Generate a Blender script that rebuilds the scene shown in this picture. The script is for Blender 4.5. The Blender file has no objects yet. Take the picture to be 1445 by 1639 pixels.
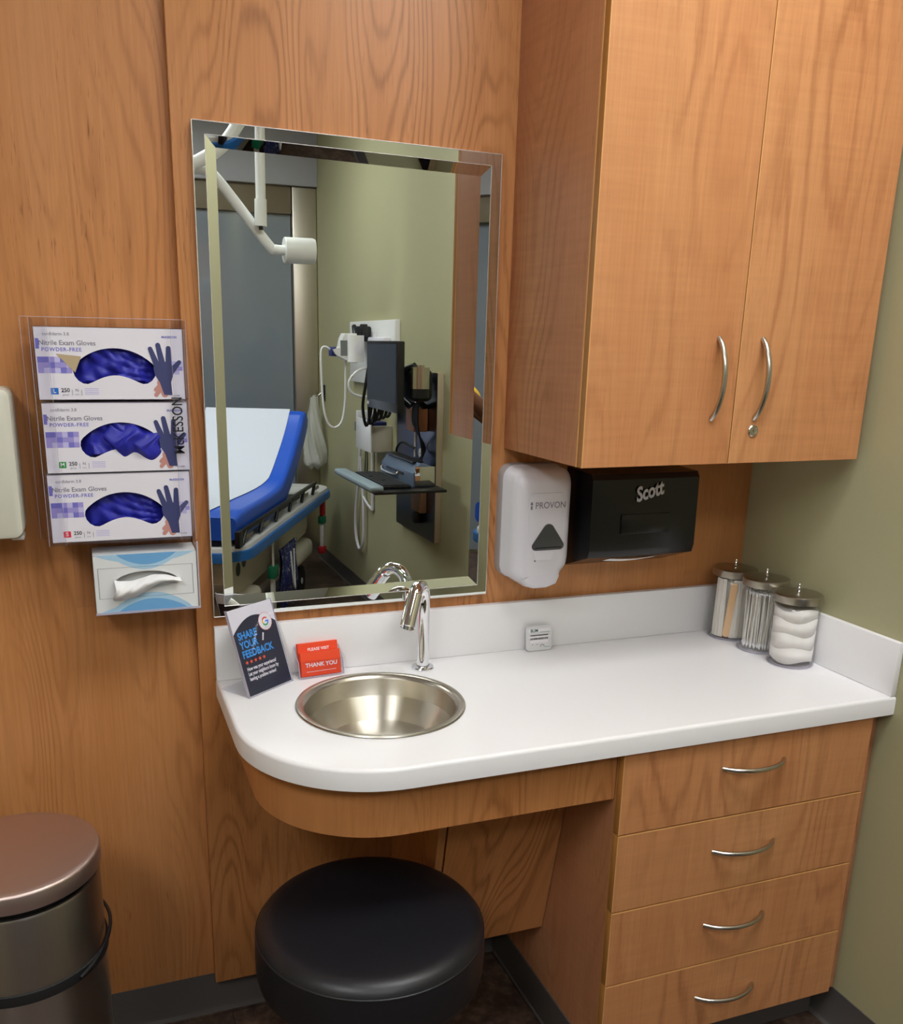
import bpy, bmesh, math, random
from mathutils import Vector, Matrix
random.seed(7)
PI = math.pi
SC = bpy.context.scene
COL = SC.collection
V = Vector

# ------------------------------------------------------------------ camera
W_PX, H_PX = 1445, 1639
CX, CY, CZ = -0.2201, -1.8925, 1.5745
YAW, PITCH, ROLL = 0.3478, -0.2764, 0.0169
F_PX, PX, PY = 1453.8, 670.9, 961.0
cam_d = bpy.data.cameras.new('camera')
cam = bpy.data.objects.new('camera', cam_d); COL.objects.link(cam)
fwd0 = V((math.sin(YAW), math.cos(YAW), 0)); right0 = V((math.cos(YAW), -math.sin(YAW), 0)); up0 = V((0, 0, 1))
fw = fwd0*math.cos(PITCH) + up0*math.sin(PITCH); up = up0*math.cos(PITCH) - fwd0*math.sin(PITCH)
rt = right0*math.cos(ROLL) + up*math.sin(ROLL); up = up*math.cos(ROLL) - right0*math.sin(ROLL)
m = Matrix((rt, up, -fw)).transposed().to_4x4(); m.translation = V((CX, CY, CZ))
cam.matrix_world = m
cam_d.sensor_fit = 'HORIZONTAL'; cam_d.sensor_width = 36.0
cam_d.lens = F_PX*36.0/W_PX
cam_d.shift_x = (W_PX/2 - PX)/W_PX; cam_d.shift_y = (PY - H_PX/2)/W_PX
cam_d.clip_start = 0.02; cam_d.clip_end = 60
SC.camera = cam

# ------------------------------------------------------------------ world, exposure
wd = bpy.data.worlds.new('world'); SC.world = wd; wd.use_nodes = True
wd.node_tree.nodes['Background'].inputs[0].default_value = (0.9, 0.95, 1.0, 1)
wd.node_tree.nodes['Background'].inputs[1].default_value = 0.15
SC.view_settings.view_transform = 'Standard'; SC.view_settings.look = 'None'
SC.view_settings.gamma = 1; SC.view_settings.exposure = 0.48; SC.cycles.transparent_max_bounces = 48; SC.cycles.max_bounces = 16; SC.view_settings.use_curve_mapping = False
# ceiling lamps: x, y, size x, size y, strength; last two are unseen fill for the lower walls
PANELS = [(0.80, -1.25, 1.2, 0.6, 10.5), (0.20, -3.3, 1.2, 0.6, 10.0), (-1.35, -2.2, 0.6, 1.2, 12.0)]

# ------------------------------------------------------------------ measures of the room
XR = 1.3606; HC = 0.8639; TH = 0.041; YB = 0.0235; YF = -4.737; ZC = 3.0; XL = -2.3
XP = -0.0357

# ------------------------------------------------------------------ materials
def lin(c):
    return tuple((v/255/12.92 if v/255 <= 0.04045 else ((v/255+0.055)/1.055)**2.4) for v in c)
MATS = {}
def mat(name, rgb=(200, 200, 200), rough=0.5, metal=0.0, **kw):
    if name in MATS: return MATS[name]
    mt = bpy.data.materials.new(name); mt.use_nodes = True; MATS[name] = mt
    nt = mt.node_tree; b = nt.nodes['Principled BSDF']
    c = (*lin(rgb), 1)
    b.inputs['Base Color'].default_value = c
    b.inputs['Roughness'].default_value = rough; b.inputs['Metallic'].default_value = metal
    for k, v in kw.items():
        if k == 'coat': b.inputs['Coat Weight'].default_value = v
        if k == 'trans': b.inputs['Transmission Weight'].default_value = v
        if k == 'ior': b.inputs['IOR'].default_value = v
        if k == 'aniso': b.inputs['Anisotropic'].default_value = v
        if k == 'alpha': b.inputs['Alpha'].default_value = v
        if k == 'sheen': b.inputs['Sheen Weight'].default_value = v
        if k == 'emit':
            b.inputs['Emission Color'].default_value = c; b.inputs['Emission Strength'].default_value = v
    n = kw.get('noise')
    if n:   # (scale xyz, strength of colour change, bump)
        tc = nt.nodes.new('ShaderNodeTexCoord'); mp = nt.nodes.new('ShaderNodeMapping')
        mp.inputs['Scale'].default_value = n[0]
        nz = nt.nodes.new('ShaderNodeTexNoise'); nz.inputs['Scale'].default_value = 1; nz.inputs['Detail'].default_value = 4
        nt.links.new(tc.outputs['Object'], mp.inputs[0]); nt.links.new(mp.outputs[0], nz.inputs['Vector'])
        if n[1]:
            mr = nt.nodes.new('ShaderNodeMapRange'); mr.inputs[3].default_value = 1-n[1]; mr.inputs[4].default_value = 1+n[1]
            nt.links.new(nz.outputs['Fac'], mr.inputs[0])
            mx = nt.nodes.new('ShaderNodeMix'); mx.data_type = 'RGBA'; mx.blend_type = 'MULTIPLY'; mx.inputs[0].default_value = 1
            mx.inputs[6].default_value = c; nt.links.new(mr.outputs[0], mx.inputs[7]); nt.links.new(mx.outputs[2], b.inputs['Base Color'])
        if n[2]:
            bp = nt.nodes.new('ShaderNodeBump'); bp.inputs['Strength'].default_value = n[2]; bp.inputs['Distance'].default_value = 0.002
            nt.links.new(nz.outputs['Fac'], bp.inputs['Height']); nt.links.new(bp.outputs[0], b.inputs['Normal'])
    return mt

def wood(name, light, mid, dark, rings=11.0, ring_amt=0.35, fleck=0.6, cross=0.0, rough=0.42, seed=0.0, gs=3.6, bz=1.1):
    """wood veneer with upright cathedral grain, fine fibre lines and short dark pores"""
    mt = bpy.data.materials.new(name); mt.use_nodes = True; nt = mt.node_tree; N = nt.nodes; L = nt.links
    b = N['Principled BSDF']; b.inputs['Roughness'].default_value = rough; b.inputs['Specular IOR Level'].default_value = 0.35
    g = N.new('ShaderNodeNewGeometry'); oi = N.new('ShaderNodeObjectInfo')
    sp = N.new('ShaderNodeSeparateXYZ'); L.new(g.outputs['Position'], sp.inputs[0])
    def math_(op, a, bb=None, c=None):
        n = N.new('ShaderNodeMath'); n.operation = op
        for i, v in enumerate((a, bb, c)):
            if v is None: continue
            if isinstance(v, (int, float)): n.inputs[i].default_value = v
            else: L.new(v, n.inputs[i])
        return n.outputs[0]
    s = math_('MULTIPLY_ADD', sp.outputs[1], 0.93, sp.outputs[0])
    rnd = math_('MULTIPLY_ADD', oi.outputs['Random'], 13.0, seed)
    def noise(sx, sz, detail=2.0, rough_=0.5):
        cb = N.new('ShaderNodeCombineXYZ')
        L.new(math_('MULTIPLY', s, sx), cb.inputs[0]); L.new(rnd, cb.inputs[1]); L.new(math_('MULTIPLY', sp.outputs[2], sz), cb.inputs[2])
        nz = N.new('ShaderNodeTexNoise'); nz.inputs['Scale'].default_value = 1; nz.inputs['Detail'].default_value = detail
        nz.inputs['Roughness'].default_value = rough_
        L.new(cb.outputs[0], nz.inputs['Vector']); return nz.outputs['Fac']
    big = noise(gs, bz, 1.0, 0.4)
    wob = noise(46, 7.0, 3.0)
    ph = math_('MULTIPLY_ADD', big, rings*2*PI, math_('MULTIPLY', wob, 4.5))
    ring = math_('POWER', math_('MULTIPLY_ADD', math_('SINE', ph), 0.5, 0.5), 3.2)
    patch = noise(5.5, 0.8, 2.0)
    amt = math_('MULTIPLY', math_('SMOOTH_MIN', math_('MAXIMUM', math_('MULTIPLY_ADD', patch, 3.6, -1.35), 0.08), 1.0, 0.1), ring_amt)
    fibre = noise(210, 5.0, 3.0, 0.6)
    fine = math_('MULTIPLY_ADD', fibre, 0.9, -0.2)
    pores = noise(300, 26.0, 1.0)
    pr = math_('MULTIPLY', math_('MAXIMUM', math_('SUBTRACT', pores, 0.62), 0.0), math_('MULTIPLY', math_('MAXIMUM', math_('SUBTRACT', noise(14, 3.0, 2.0), 0.42), 0.0), fleck*50))
    f = math_('ADD', math_('MULTIPLY', ring, amt), math_('MULTIPLY', fine, 0.62))
    tone = noise(1.6, 0.35, 2.0)
    r1 = N.new('ShaderNodeMix'); r1.data_type = 'RGBA'
    r1.inputs[6].default_value = (*lin(light), 1); r1.inputs[7].default_value = (*lin(mid), 1)
    band = noise(9.0, 0.5, 2.0)
    L.new(math_('MULTIPLY_ADD', tone, 1.1, math_('MULTIPLY_ADD', band, 1.3, -0.72)), r1.inputs[0])
    r2 = N.new('ShaderNodeMix'); r2.data_type = 'RGBA'; r2.inputs[7].default_value = (*lin(dark), 1)
    L.new(r1.outputs[2], r2.inputs[6])
    tot = math_('ADD', f, pr)
    if cross:
        cr = noise(7.0, 95.0, 2.0); cp = noise(5.0, 1.6, 1.0)
        tot = math_('ADD', tot, math_('MULTIPLY', math_('MULTIPLY_ADD', cr, 1.6, -0.55), math_('MULTIPLY', cp, cross)))
    cl = N.new('ShaderNodeClamp'); L.new(tot, cl.inputs[0]); L.new(cl.outputs[0], r2.inputs[0])
    L.new(r2.outputs[2], b.inputs['Base Color'])
    bp = N.new('ShaderNodeBump'); bp.inputs['Strength'].default_value = 0.06; bp.inputs['Distance'].default_value = 0.001
    L.new(fibre, bp.inputs['Height']); L.new(bp.outputs[0], b.inputs['Normal'])
    MATS[name] = mt
    return mt

M_WALLWOOD = wood('amber_wall_veneer', (206, 145, 92), (190, 124, 68), (132, 80, 40), rings=19, ring_amt=0.46, fleck=0.25, gs=7.5, bz=1.25)
M_CABWOOD = wood('pink_cherry_veneer', (216, 157, 106), (202, 136, 88), (154, 94, 56), rings=11, ring_amt=0.42, fleck=0.16, cross=0.36, seed=4.0, gs=6.5, rough=0.38)
M_SIDEWOOD = wood('side_cherry_veneer', (208, 150, 108), (192, 130, 92), (146, 90, 60), rings=22, ring_amt=0.36, fleck=0.16, cross=0.45, seed=9.0, gs=4.5, rough=0.38)
M_EDGE = mat('edge_band', (184, 128, 66), 0.45); M_EDGEL = mat('edge_line_highlight', (228, 172, 108), 0.4)  # pale line: exposed panel edges, and a painted bevel highlight on door corners
M_GREEN = mat('sage_paint', (174, 170, 134), 0.6, noise=((90, 90, 90), 0.02, 0.12))
M_CEIL = mat('ceiling_white', (225, 224, 218), 0.8)
M_BASE = mat('grey_vinyl_base', (88, 84, 82), 0.35)
M_COUNTER = mat('white_solid_surface', (240, 239, 240), 0.32, noise=((260, 260, 260), 0.012, 0))
M_MIRROR = mat('mirror_silver', (226, 232, 229), 0.0, 1.0)
M_CHROME = mat('chrome', (235, 236, 240), 0.04, 1.0)
M_NICKEL = mat('satin_nickel', (196, 192, 184), 0.24, 1.0)
M_STEEL = mat('brushed_steel', (178, 172, 160), 0.3, 1.0, noise=((4, 4, 300), 0.08, 0.0))
M_DARKSTEEL = mat('dark_steel', (186, 180, 172), 0.34, 1.0, noise=((300, 300, 6), 0.06, 0))
M_BLACK = mat('black_plastic', (18, 19, 22), 0.35)
M_BLACKMATTE = mat('black_rubber', (20, 20, 22), 0.7)
M_WHITEPL = mat('white_plastic', (228, 228, 226), 0.3)
M_GREYPL = mat('pale_grey_plastic', (220, 218, 224), 0.32)
M_DARKGREY = mat('dark_grey_plastic', (70, 72, 72), 0.3)
M_CREAM = mat('cream_plastic', (214, 212, 196), 0.35)
M_WHITE = mat('white_print', (238, 236, 240), 0.5)
M_CARTON = mat('white_carton', (232, 228, 236), 0.45)
M_GLOVE = mat('royal_blue_nitrile', (34, 37, 160), 0.5, noise=((60, 60, 60), 0.2, 0.5))
M_INK = mat('black_ink', (22, 22, 26), 0.5)
M_GREYINK = mat('grey_ink', (128, 124, 138), 0.5)
M_VIOLET = mat('violet_ink', (120, 116, 200), 0.5)
M_VIOLET2 = mat('pale_violet_ink', (160, 150, 215), 0.5)
M_VIOLET3 = mat('light_violet_ink', (196, 190, 232), 0.5)
M_NAVY = mat('glove_photo_navy', (62, 66, 112), 0.5)
M_SKINP = mat('printed_skin', (196, 140, 130), 0.5)
M_BLUEINK = mat('blue_ink', (30, 110, 200), 0.5)
M_GREENINK = mat('green_ink', (40, 150, 70), 0.5)
M_REDINK = mat('red_ink', (220, 40, 70), 0.5)
M_KRAFT = mat('kraft_board', (186, 166, 132), 0.7)
M_LEATHER = mat('black_vinyl', (24, 24, 29), 0.40, noise=((140, 140, 140), 0, 0.12))
def clear_mat(name, tint, alpha, rough=0.03):
    """thin clear sheet: mostly see-through with a glossy skin"""
    mt = bpy.data.materials.new(name); mt.use_nodes = True; nt = mt.node_tree; N = nt.nodes; L = nt.links
    N.remove(N['Principled BSDF']); out = N['Material Output']
    tr = N.new('ShaderNodeBsdfTransparent'); tr.inputs[0].default_value = (*lin(tint), 1)
    gl = N.new('ShaderNodeBsdfGlossy'); gl.inputs['Roughness'].default_value = rough
    lw = N.new('ShaderNodeLayerWeight'); lw.inputs[0].default_value = 0.5
    pw = N.new('ShaderNodeMath'); pw.operation = 'POWER'; pw.inputs[1].default_value = 4.0
    ad = N.new('ShaderNodeMath'); ad.operation = 'MULTIPLY_ADD'; ad.inputs[1].default_value = 0.55; ad.inputs[2].default_value = alpha
    mx = N.new('ShaderNodeMixShader')
    L.new(lw.outputs['Facing'], pw.inputs[0]); L.new(pw.outputs[0], ad.inputs[0]); L.new(ad.outputs[0], mx.inputs[0])
    L.new(tr.outputs[0], mx.inputs[1]); L.new(gl.outputs[0], mx.inputs[2]); L.new(mx.outputs[0], out.inputs[0])
    MATS[name] = mt; return mt
M_ACRYL = clear_mat('clear_acrylic', (251, 251, 253), 0.02)
M_ACRYLEDGE = mat('acrylic_edge', (205, 200, 215), 0.15, alpha=0.55)
M_JAR = clear_mat('jar_glass', (254, 254, 254), 0.03)
M_FILM = mat('clear_bag_film', (215, 215, 206), 0.25, alpha=0.6)

def floor_mat():
    mt = bpy.data.materials.new('brown_slate_vinyl'); mt.use_nodes = True; nt = mt.node_tree; N = nt.nodes; L = nt.links
    b = N['Principled BSDF']; b.inputs['Roughness'].default_value = 0.4
    g = N.new('ShaderNodeNewGeometry')
    n1 = N.new('ShaderNodeTexNoise'); n1.inputs['Scale'].default_value = 9; n1.inputs['Detail'].default_value = 8; n1.inputs['Roughness'].default_value = 0.65; n1.inputs['Distortion'].default_value = 0.8
    n2 = N.new('ShaderNodeTexNoise'); n2.inputs['Scale'].default_value = 46; n2.inputs['Detail'].default_value = 5
    bt = N.new('ShaderNodeTexBrick'); bt.inputs['Scale'].default_value = 1.0; bt.inputs['Mortar Size'].default_value = 0.0016
    bt.inputs['Brick Width'].default_value = 0.45; bt.inputs['Row Height'].default_value = 0.45; bt.offset = 0.5
    bt.inputs['Color1'].default_value = (1, 1, 1, 1); bt.inputs['Color2'].default_value = (0.8, 0.8, 0.8, 1); bt.inputs['Mortar'].default_value = (0.35, 0.35, 0.35, 1)
    cr = N.new('ShaderNodeValToRGB'); e = cr.color_ramp.elements
    e[0].position = 0.34; e[0].color = (*lin((42, 32, 28)), 1); e[1].position = 0.68; e[1].color = (*lin((122, 100, 84)), 1)
    k = e.new(0.5); k.color = (*lin((78, 60, 50)), 1)
    a = N.new('ShaderNodeMath'); a.operation = 'MULTIPLY_ADD'; a.inputs[1].default_value = 0.4
    for n in (n1, n2, bt): L.new(g.outputs['Position'], n.inputs['Vector'])
    s = N.new('ShaderNodeMath'); s.operation = 'MULTIPLY'; s.inputs[1].default_value = 0.62
    L.new(n1.outputs['Fac'], s.inputs[0]); L.new(n2.outputs['Fac'], a.inputs[0]); L.new(s.outputs[0], a.inputs[2]); L.new(a.outputs[0], cr.inputs[0])
    mx = N.new('ShaderNodeMix'); mx.data_type = 'RGBA'; mx.blend_type = 'MULTIPLY'; mx.inputs[0].default_value = 1
    L.new(cr.outputs[0], mx.inputs[6]); L.new(bt.outputs[0], mx.inputs[7]); L.new(mx.outputs[2], b.inputs['Base Color'])
    return mt
M_FLOOR = floor_mat()

def bowl_mat():
    mt = mat('spun_steel', (204, 198, 184), 0.36, 1.0, aniso=0.92); mt.node_tree.nodes['Principled BSDF'].inputs['Anisotropic Rotation'].default_value = 0.25
    nt = mt.node_tree; t = nt.nodes.new('ShaderNodeTangent'); t.direction_type = 'RADIAL'; t.axis = 'Z'
    nt.links.new(t.outputs[0], nt.nodes['Principled BSDF'].inputs['Tangent']); return mt
M_BOWL = bowl_mat()

# ------------------------------------------------------------------ mesh building
ROOT = {}
class MB:
    """collects shapes (in world metres unless local) and links them as one mesh object"""
    def __init__(self, *mats, frame=None):
        self.bm = bmesh.new(); self.mats = list(mats); self.F = frame or Matrix.Identity(4)
    def _add(self, tmp, m=0, M=None, smooth=True):
        T = self.F @ (M or Matrix.Identity(4))
        tmp.transform(T)
        if T.determinant() < 0: bmesh.ops.reverse_faces(tmp, faces=tmp.faces)
        for f in tmp.faces: f.material_index = m; f.smooth = smooth
        me = bpy.data.meshes.new('tmp'); tmp.to_mesh(me); tmp.free()
        self.bm.from_mesh(me); bpy.data.meshes.remove(me); return self
    def box(self, x0, x1, y0, y1, z0, z1, m=0, bev=0.0, seg=2, M=None):
        t = bmesh.new(); bmesh.ops.create_cube(t, size=1)
        for v in t.verts:
            v.co = V(((x0+x1)/2+v.co.x*(x1-x0), (y0+y1)/2+v.co.y*(y1-y0), (z0+z1)/2+v.co.z*(z1-z0)))
        if bev: bmesh.ops.bevel(t, geom=t.edges[:], offset=bev, segments=seg, profile=0.5, affect='EDGES')
        return self._add(t, m, M)
    def lathe(self, prof, c=(0, 0, 0), seg=48, m=0, M=None, cap0=False, cap1=False):
        t = bmesh.new(); rings = []
        for r, z in prof:
            if r < 1e-6: rings.append([t.verts.new((c[0], c[1], c[2]+z))])
            else: rings.append([t.verts.new((c[0]+r*math.cos(2*PI*i/seg), c[1]+r*math.sin(2*PI*i/seg), c[2]+z)) for i in range(seg)])
        for a, b in zip(rings, rings[1:]):
            for i in range(seg):
                j = (i+1) % seg
                if len(a) == 1 and len(b) == 1: continue
                if len(a) == 1: t.faces.new((a[0], b[j], b[i]))
                elif len(b) == 1: t.faces.new((a[i], a[j], b[0]))
                else: t.faces.new((a[i], a[j], b[j], b[i]))
        if cap0 and len(rings[0]) > 1: t.faces.new(rings[0][::-1])
        if cap1 and len(rings[-1]) > 1: t.faces.new(rings[-1])
        return self._add(t, m, M)
    def cyl(self, p, q, r, r2=None, seg=24, m=0, caps=True):
        p, q = V(p), V(q); d = q-p; L = d.length
        M = Matrix.Translation(p) @ d.to_track_quat('Z', 'Y').to_matrix().to_4x4()
        return self.lathe([(r, 0), (r if r2 is None else r2, L)], seg=seg, m=m, M=M, cap0=caps, cap1=caps)
    def tube(self, pts, r, seg=12, m=0, smooth_n=0, caps=True):
        pts = [V(p) for p in pts]
        rs = r if isinstance(r, (list, tuple)) else [r]*len(pts)
        if smooth_n:
            o = []; ro = []; n = len(pts)
            for i in range(n-1):
                p0, p1, p2, p3 = pts[max(i-1, 0)], pts[i], pts[i+1], pts[min(i+2, n-1)]
                for k in range(smooth_n):
                    u = k/smooth_n; u2 = u*u; u3 = u2*u
                    o.append(0.5*((2*p1)+(p2-p0)*u+(2*p0-5*p1+4*p2-p3)*u2+(3*p1-p0-3*p2+p3)*u3)); ro.append(rs[i]*(1-u)+rs[i+1]*u)
            o.append(pts[-1]); ro.append(rs[-1]); pts, rs = o, ro
        t = bmesh.new(); n = len(pts); prev = None; nrm = None; rings = []
        for i in range(n):
            d = (pts[min(i+1, n-1)]-pts[max(i-1, 0)]).normalized()
            if nrm is None:
                nrm = d.orthogonal().normalized()
            else:
                nrm = (nrm - d*nrm.dot(d)).normalized()
            bn = d.cross(nrm)
            rings.append([t.verts.new(pts[i]+(nrm*math.cos(2*PI*k/seg)+bn*math.sin(2*PI*k/seg))*rs[i]) for k in range(seg)])
        for a, b in zip(rings, rings[1:]):
            for k in range(seg):
                j = (k+1) % seg; t.faces.new((a[k], a[j], b[j], b[k]))
        if caps: t.faces.new(rings[0][::-1]); t.faces.new(rings[-1])
        return self._add(t, m)
    def prism(self, loops, M, d0, d1, m=0, bev=0.0):
        """2D outline (first loop) with holes, put in the plane of M (x,y) and pushed from z=d0 to d1"""
        t = bmesh.new(); es = []
        for lp in loops:
            vs = [t.verts.new((x, y, d1)) for x, y in lp]
            for i in range(len(vs)): es.append(t.edges.new((vs[i], vs[(i+1) % len(vs)])))
        bmesh.ops.triangle_fill(t, use_beauty=True, use_dissolve=True, edges=es, normal=(0, 0, 1))
        for f in t.faces:
            if f.normal.z < 0: f.normal_flip()
        if d0 != d1:
            top = t.faces[:]
            r = bmesh.ops.extrude_face_region(t, geom=top)
            mv = [e for e in r['geom'] if isinstance(e, bmesh.types.BMVert)]
            # the extruded copy goes up; shift so that it is the top
            for v in mv: v.co.z = d1
            old = set(t.verts)-set(mv)
            for v in old: v.co.z = d0
            for f in top:
                if f.is_valid: pass
            bmesh.ops.recalc_face_normals(t, faces=t.faces)
            if bev:
                eg = [e for e in t.edges if all(abs(v.co.z-d1) < 1e-7 for v in e.verts) and len(e.link_faces) == 2 and e.calc_face_angle(0) > 0.6]
                bmesh.ops.bevel(t, geom=eg, offset=bev, segments=2, profile=0.5, affect='EDGES')
        return self._add(t, m, M)
    def poly(self, pts, m=0):
        t = bmesh.new(); t.faces.new([t.verts.new(p) for p in pts]); return self._add(t, m)
    def grid(self, fn, nu, nv, m=0, closed_u=False):
        t = bmesh.new(); g = [[t.verts.new(fn(i/nu, j/nv)) for j in range(nv+1)] for i in range(nu+(0 if closed_u else 1))]
        for i in range(nu):
            a = g[i]; b = g[(i+1) % len(g)]
            for j in range(nv): t.faces.new((a[j], b[j], b[j+1], a[j+1]))
        return self._add(t, m)
    def ball(self, c, r, m=0, seg=24, sc=(1, 1, 1), M=None):
        t = bmesh.new(); bmesh.ops.create_uvsphere(t, u_segments=seg, v_segments=seg//2, radius=1)
        for v in t.verts: v.co = V((c[0]+v.co.x*r*sc[0], c[1]+v.co.y*r*sc[1], c[2]+v.co.z*r*sc[2]))
        return self._add(t, m, M)
    def text(self, s, size, M, m=0, bold=0.0, align='CENTER', depth=0.0, sx=1.0, shear=0.0, space=1.0):
        cu = bpy.data.curves.new('t', 'FONT'); cu.body = s; cu.size = size; cu.align_x = align; cu.align_y = 'CENTER'
        cu.offset = bold*size; cu.extrude = depth; cu.resolution_u = 3; cu.shear = shear; cu.space_character = space
        ob = bpy.data.objects.new('t', cu); me = bpy.data.meshes.new_from_object(ob)
        t = bmesh.new(); t.from_mesh(me); bpy.data.objects.remove(ob); bpy.data.curves.remove(cu); bpy.data.meshes.remove(me)
        for v in t.verts: v.co.x *= sx
        return self._add(t, m, M, smooth=False)
    def build(self, name, parent=None, local=False, at=None, angle=35, recalc=False):
        bm = self.bm
        if recalc: bmesh.ops.recalc_face_normals(bm, faces=bm.faces)
        if parent is not None:
            root = parent
            M = ROOT[parent.name]
            if not local: bm.transform(M.inverted())
        else:
            if at is None:
                xs = [v.co.x for v in bm.verts]; ys = [v.co.y for v in bm.verts]; zs = [v.co.z for v in bm.verts]
                at = ((min(xs)+max(xs))/2, (min(ys)+max(ys))/2, min(zs))
            M = Matrix.Translation(V(at))
            if not local: bm.transform(M.inverted())
        me = bpy.data.meshes.new(name); bm.to_mesh(me); bm.free()
        for mm in self.mats: me.materials.append(mm)
        try: me.set_sharp_from_angle(angle=math.radians(angle))
        except Exception: pass
        o = bpy.data.objects.new(name, me); COL.objects.link(o)
        if parent is not None: o.parent = parent
        else: o.location = at
        ROOT[o.name] = M
        return o

def tag(o, label=None, cat=None, group=None, kind=None):
    if label: o['label'] = label
    if cat: o['category'] = cat
    if group: o['group'] = group
    if kind: o['kind'] = kind
    return o
def thing(name, label, cat, loc, rz=0.0, group=None, kind=None):
    o = bpy.data.objects.new(name, None); COL.objects.link(o); o.empty_display_size = 0.05
    o.location = loc; o.rotation_euler = (0, 0, rz)
    ROOT[o.name] = Matrix.Translation(V(loc)) @ Matrix.Rotation(rz, 4, 'Z')
    return tag(o, label, cat, group, kind)
def copy_tree(o, parent=None):
    c = o.copy(); COL.objects.link(c)
    if parent is not None: c.parent = parent
    for ch in list(o.children): copy_tree(ch, c)
    return c
def frame(o, x, y, z):
    """matrix with the given origin and axes"""
    x, y, z = V(x).normalized(), V(y).normalized(), V(z).normalized()
    m = Matrix((x, y, z)).transposed().to_4x4(); m.translation = V(o); return m
def rrect(x0, x1, y0, y1, r, n=6):
    pts = []
    for cx, cy, a0 in ((x1-r, y1-r, 0), (x0+r, y1-r, 90), (x0+r, y0+r, 180), (x1-r, y0+r, 270)):
        for i in range(n+1):
            a = math.radians(a0+90*i/n); pts.append((cx+r*math.cos(a), cy+r*math.sin(a)))
    return pts
def circle(cx, cy, r, n=32, a0=0.0, a1=2*PI, close=True):
    k = n if close else n+1
    return [(cx+r*math.cos(a0+(a1-a0)*i/n), cy+r*math.sin(a0+(a1-a0)*i/n)) for i in range(k)]
def face_frame(x, y, z):
    """a frame on a surface that faces the room from the back wall: u right, v up, n towards the room"""
    return frame((x, y, z), (1, 0, 0), (0, 0, 1), (0, -1, 0))

# ================================================================== THE SETTING
tag(MB(M_FLOOR).box(XL, XR+0.1, YF-0.1, YB+0.1, -0.05, 0.0).build('floor'), kind='structure')
tag(MB(M_CEIL).box(XL-0.1, XR+0.1, YF-0.1, YB+0.1, ZC, ZC+0.05).build('ceiling'), kind='structure')
tag(MB(M_WALLWOOD).box(XL-0.1, XR+0.1, YB, YB+0.1, 0, ZC).build('wall_back'), kind='structure')
tag(MB(M_GREEN).box(XR, XR+0.1, YF-0.1, YB, 0, ZC).build('wall_right'), kind='structure')
tag(MB(M_GREEN).box(XL-0.1, XL, YF-0.1, YB, 0, ZC).build('wall_left'), kind='structure')
tag(MB(M_GREEN).box(XL, XR, YF-0.1, YF-0.02, 0, ZC).build('wall_front'), kind='structure')
# raised wood panel behind the counter and mirror
tag(MB(M_WALLWOOD).box(XP, XR-0.0005, 0.0, YB, 0.091, ZC, bev=0.0008).build('trim_1'), kind='structure')
def cove(p, q, nx, ny, name):
    """vinyl base: flat face with a small toe that sweeps out onto the floor"""
    p, q = V((*p, 0)), V((*q, 0)); n = V((nx, ny, 0)); prof = [(0, 0.1016), (0.0028, 0.1016), (0.003, 0.014), (0.006, 0.006), (0.014, 0.0022), (0.015, 0.0004), (0, 0.0004)]
    mb = MB(M_BASE); t = bmesh.new()
    a = [t.verts.new(p+n*d+V((0, 0, z))) for d, z in prof]; b = [t.verts.new(q+n*d+V((0, 0, z))) for d, z in prof]
    for i in range(len(prof)):
        j = (i+1) % len(prof); t.faces.new((a[i], a[j], b[j], b[i]))
    t.faces.new(a); t.faces.new(b[::-1]); bmesh.ops.recalc_face_normals(t, faces=t.faces); mb._add(t)
    return tag(mb.build(name), kind='structure')
cove((XL, YB), (0.699, YB), 0, -1, 'baseboard_back')
cove((XR, YF), (XR, -0.005), -1, 0, 'baseboard_right')
cove((XL, YF-0.02), (-1.4, YF-0.02), 0, 1, 'baseboard_front')

# grey glass sliding door with steel frame in the far wall
M_DOORGLASS = mat('grey_door_glass', (122, 130, 138), 0.12, coat=0.6)
M_HEADER = mat('grey_header', (172, 172, 178), 0.5)
M_TAN = mat('bronze_rail', (120, 108, 88), 0.4)
M_DFRAME = mat('satin_door_frame', (206, 198, 184), 0.36, 1.0, noise=((300, 300, 4), 0.05, 0))
dr = thing('door_1', None, None, (0.0, YF, 0), kind='structure')
MB(M_HEADER).box(-1.4, XR-0.001, YF-0.019, YF+0.10, 2.575, ZC-0.001, bev=0.003).build('header_panel', dr)
MB(M_TAN).box(-1.4, 1.185, YF-0.019, YF+0.06, 2.40, 2.574, bev=0.002).build('track_rail', dr)
MB(M_DFRAME).box(1.19, XR-0.004, YF-0.019, YF+0.075, 0.001, 2.57, bev=0.006).box(-1.4, -1.25, YF-0.019, YF+0.075, 0.001, 2.40, bev=0.006).build('frame', dr)
MB(M_DOORGLASS, M_BLACK).box(-0.02, 1.185, YF+0.0, YF+0.02, 0.02, 2.40).box(-1.24, -0.03, YF-0.018, YF-0.002, 0.02, 2.40).box(-0.035, -0.015, YF-0.018, YF+0.025, 0.02, 2.40, m=1).build('glass_panel', dr)
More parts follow.
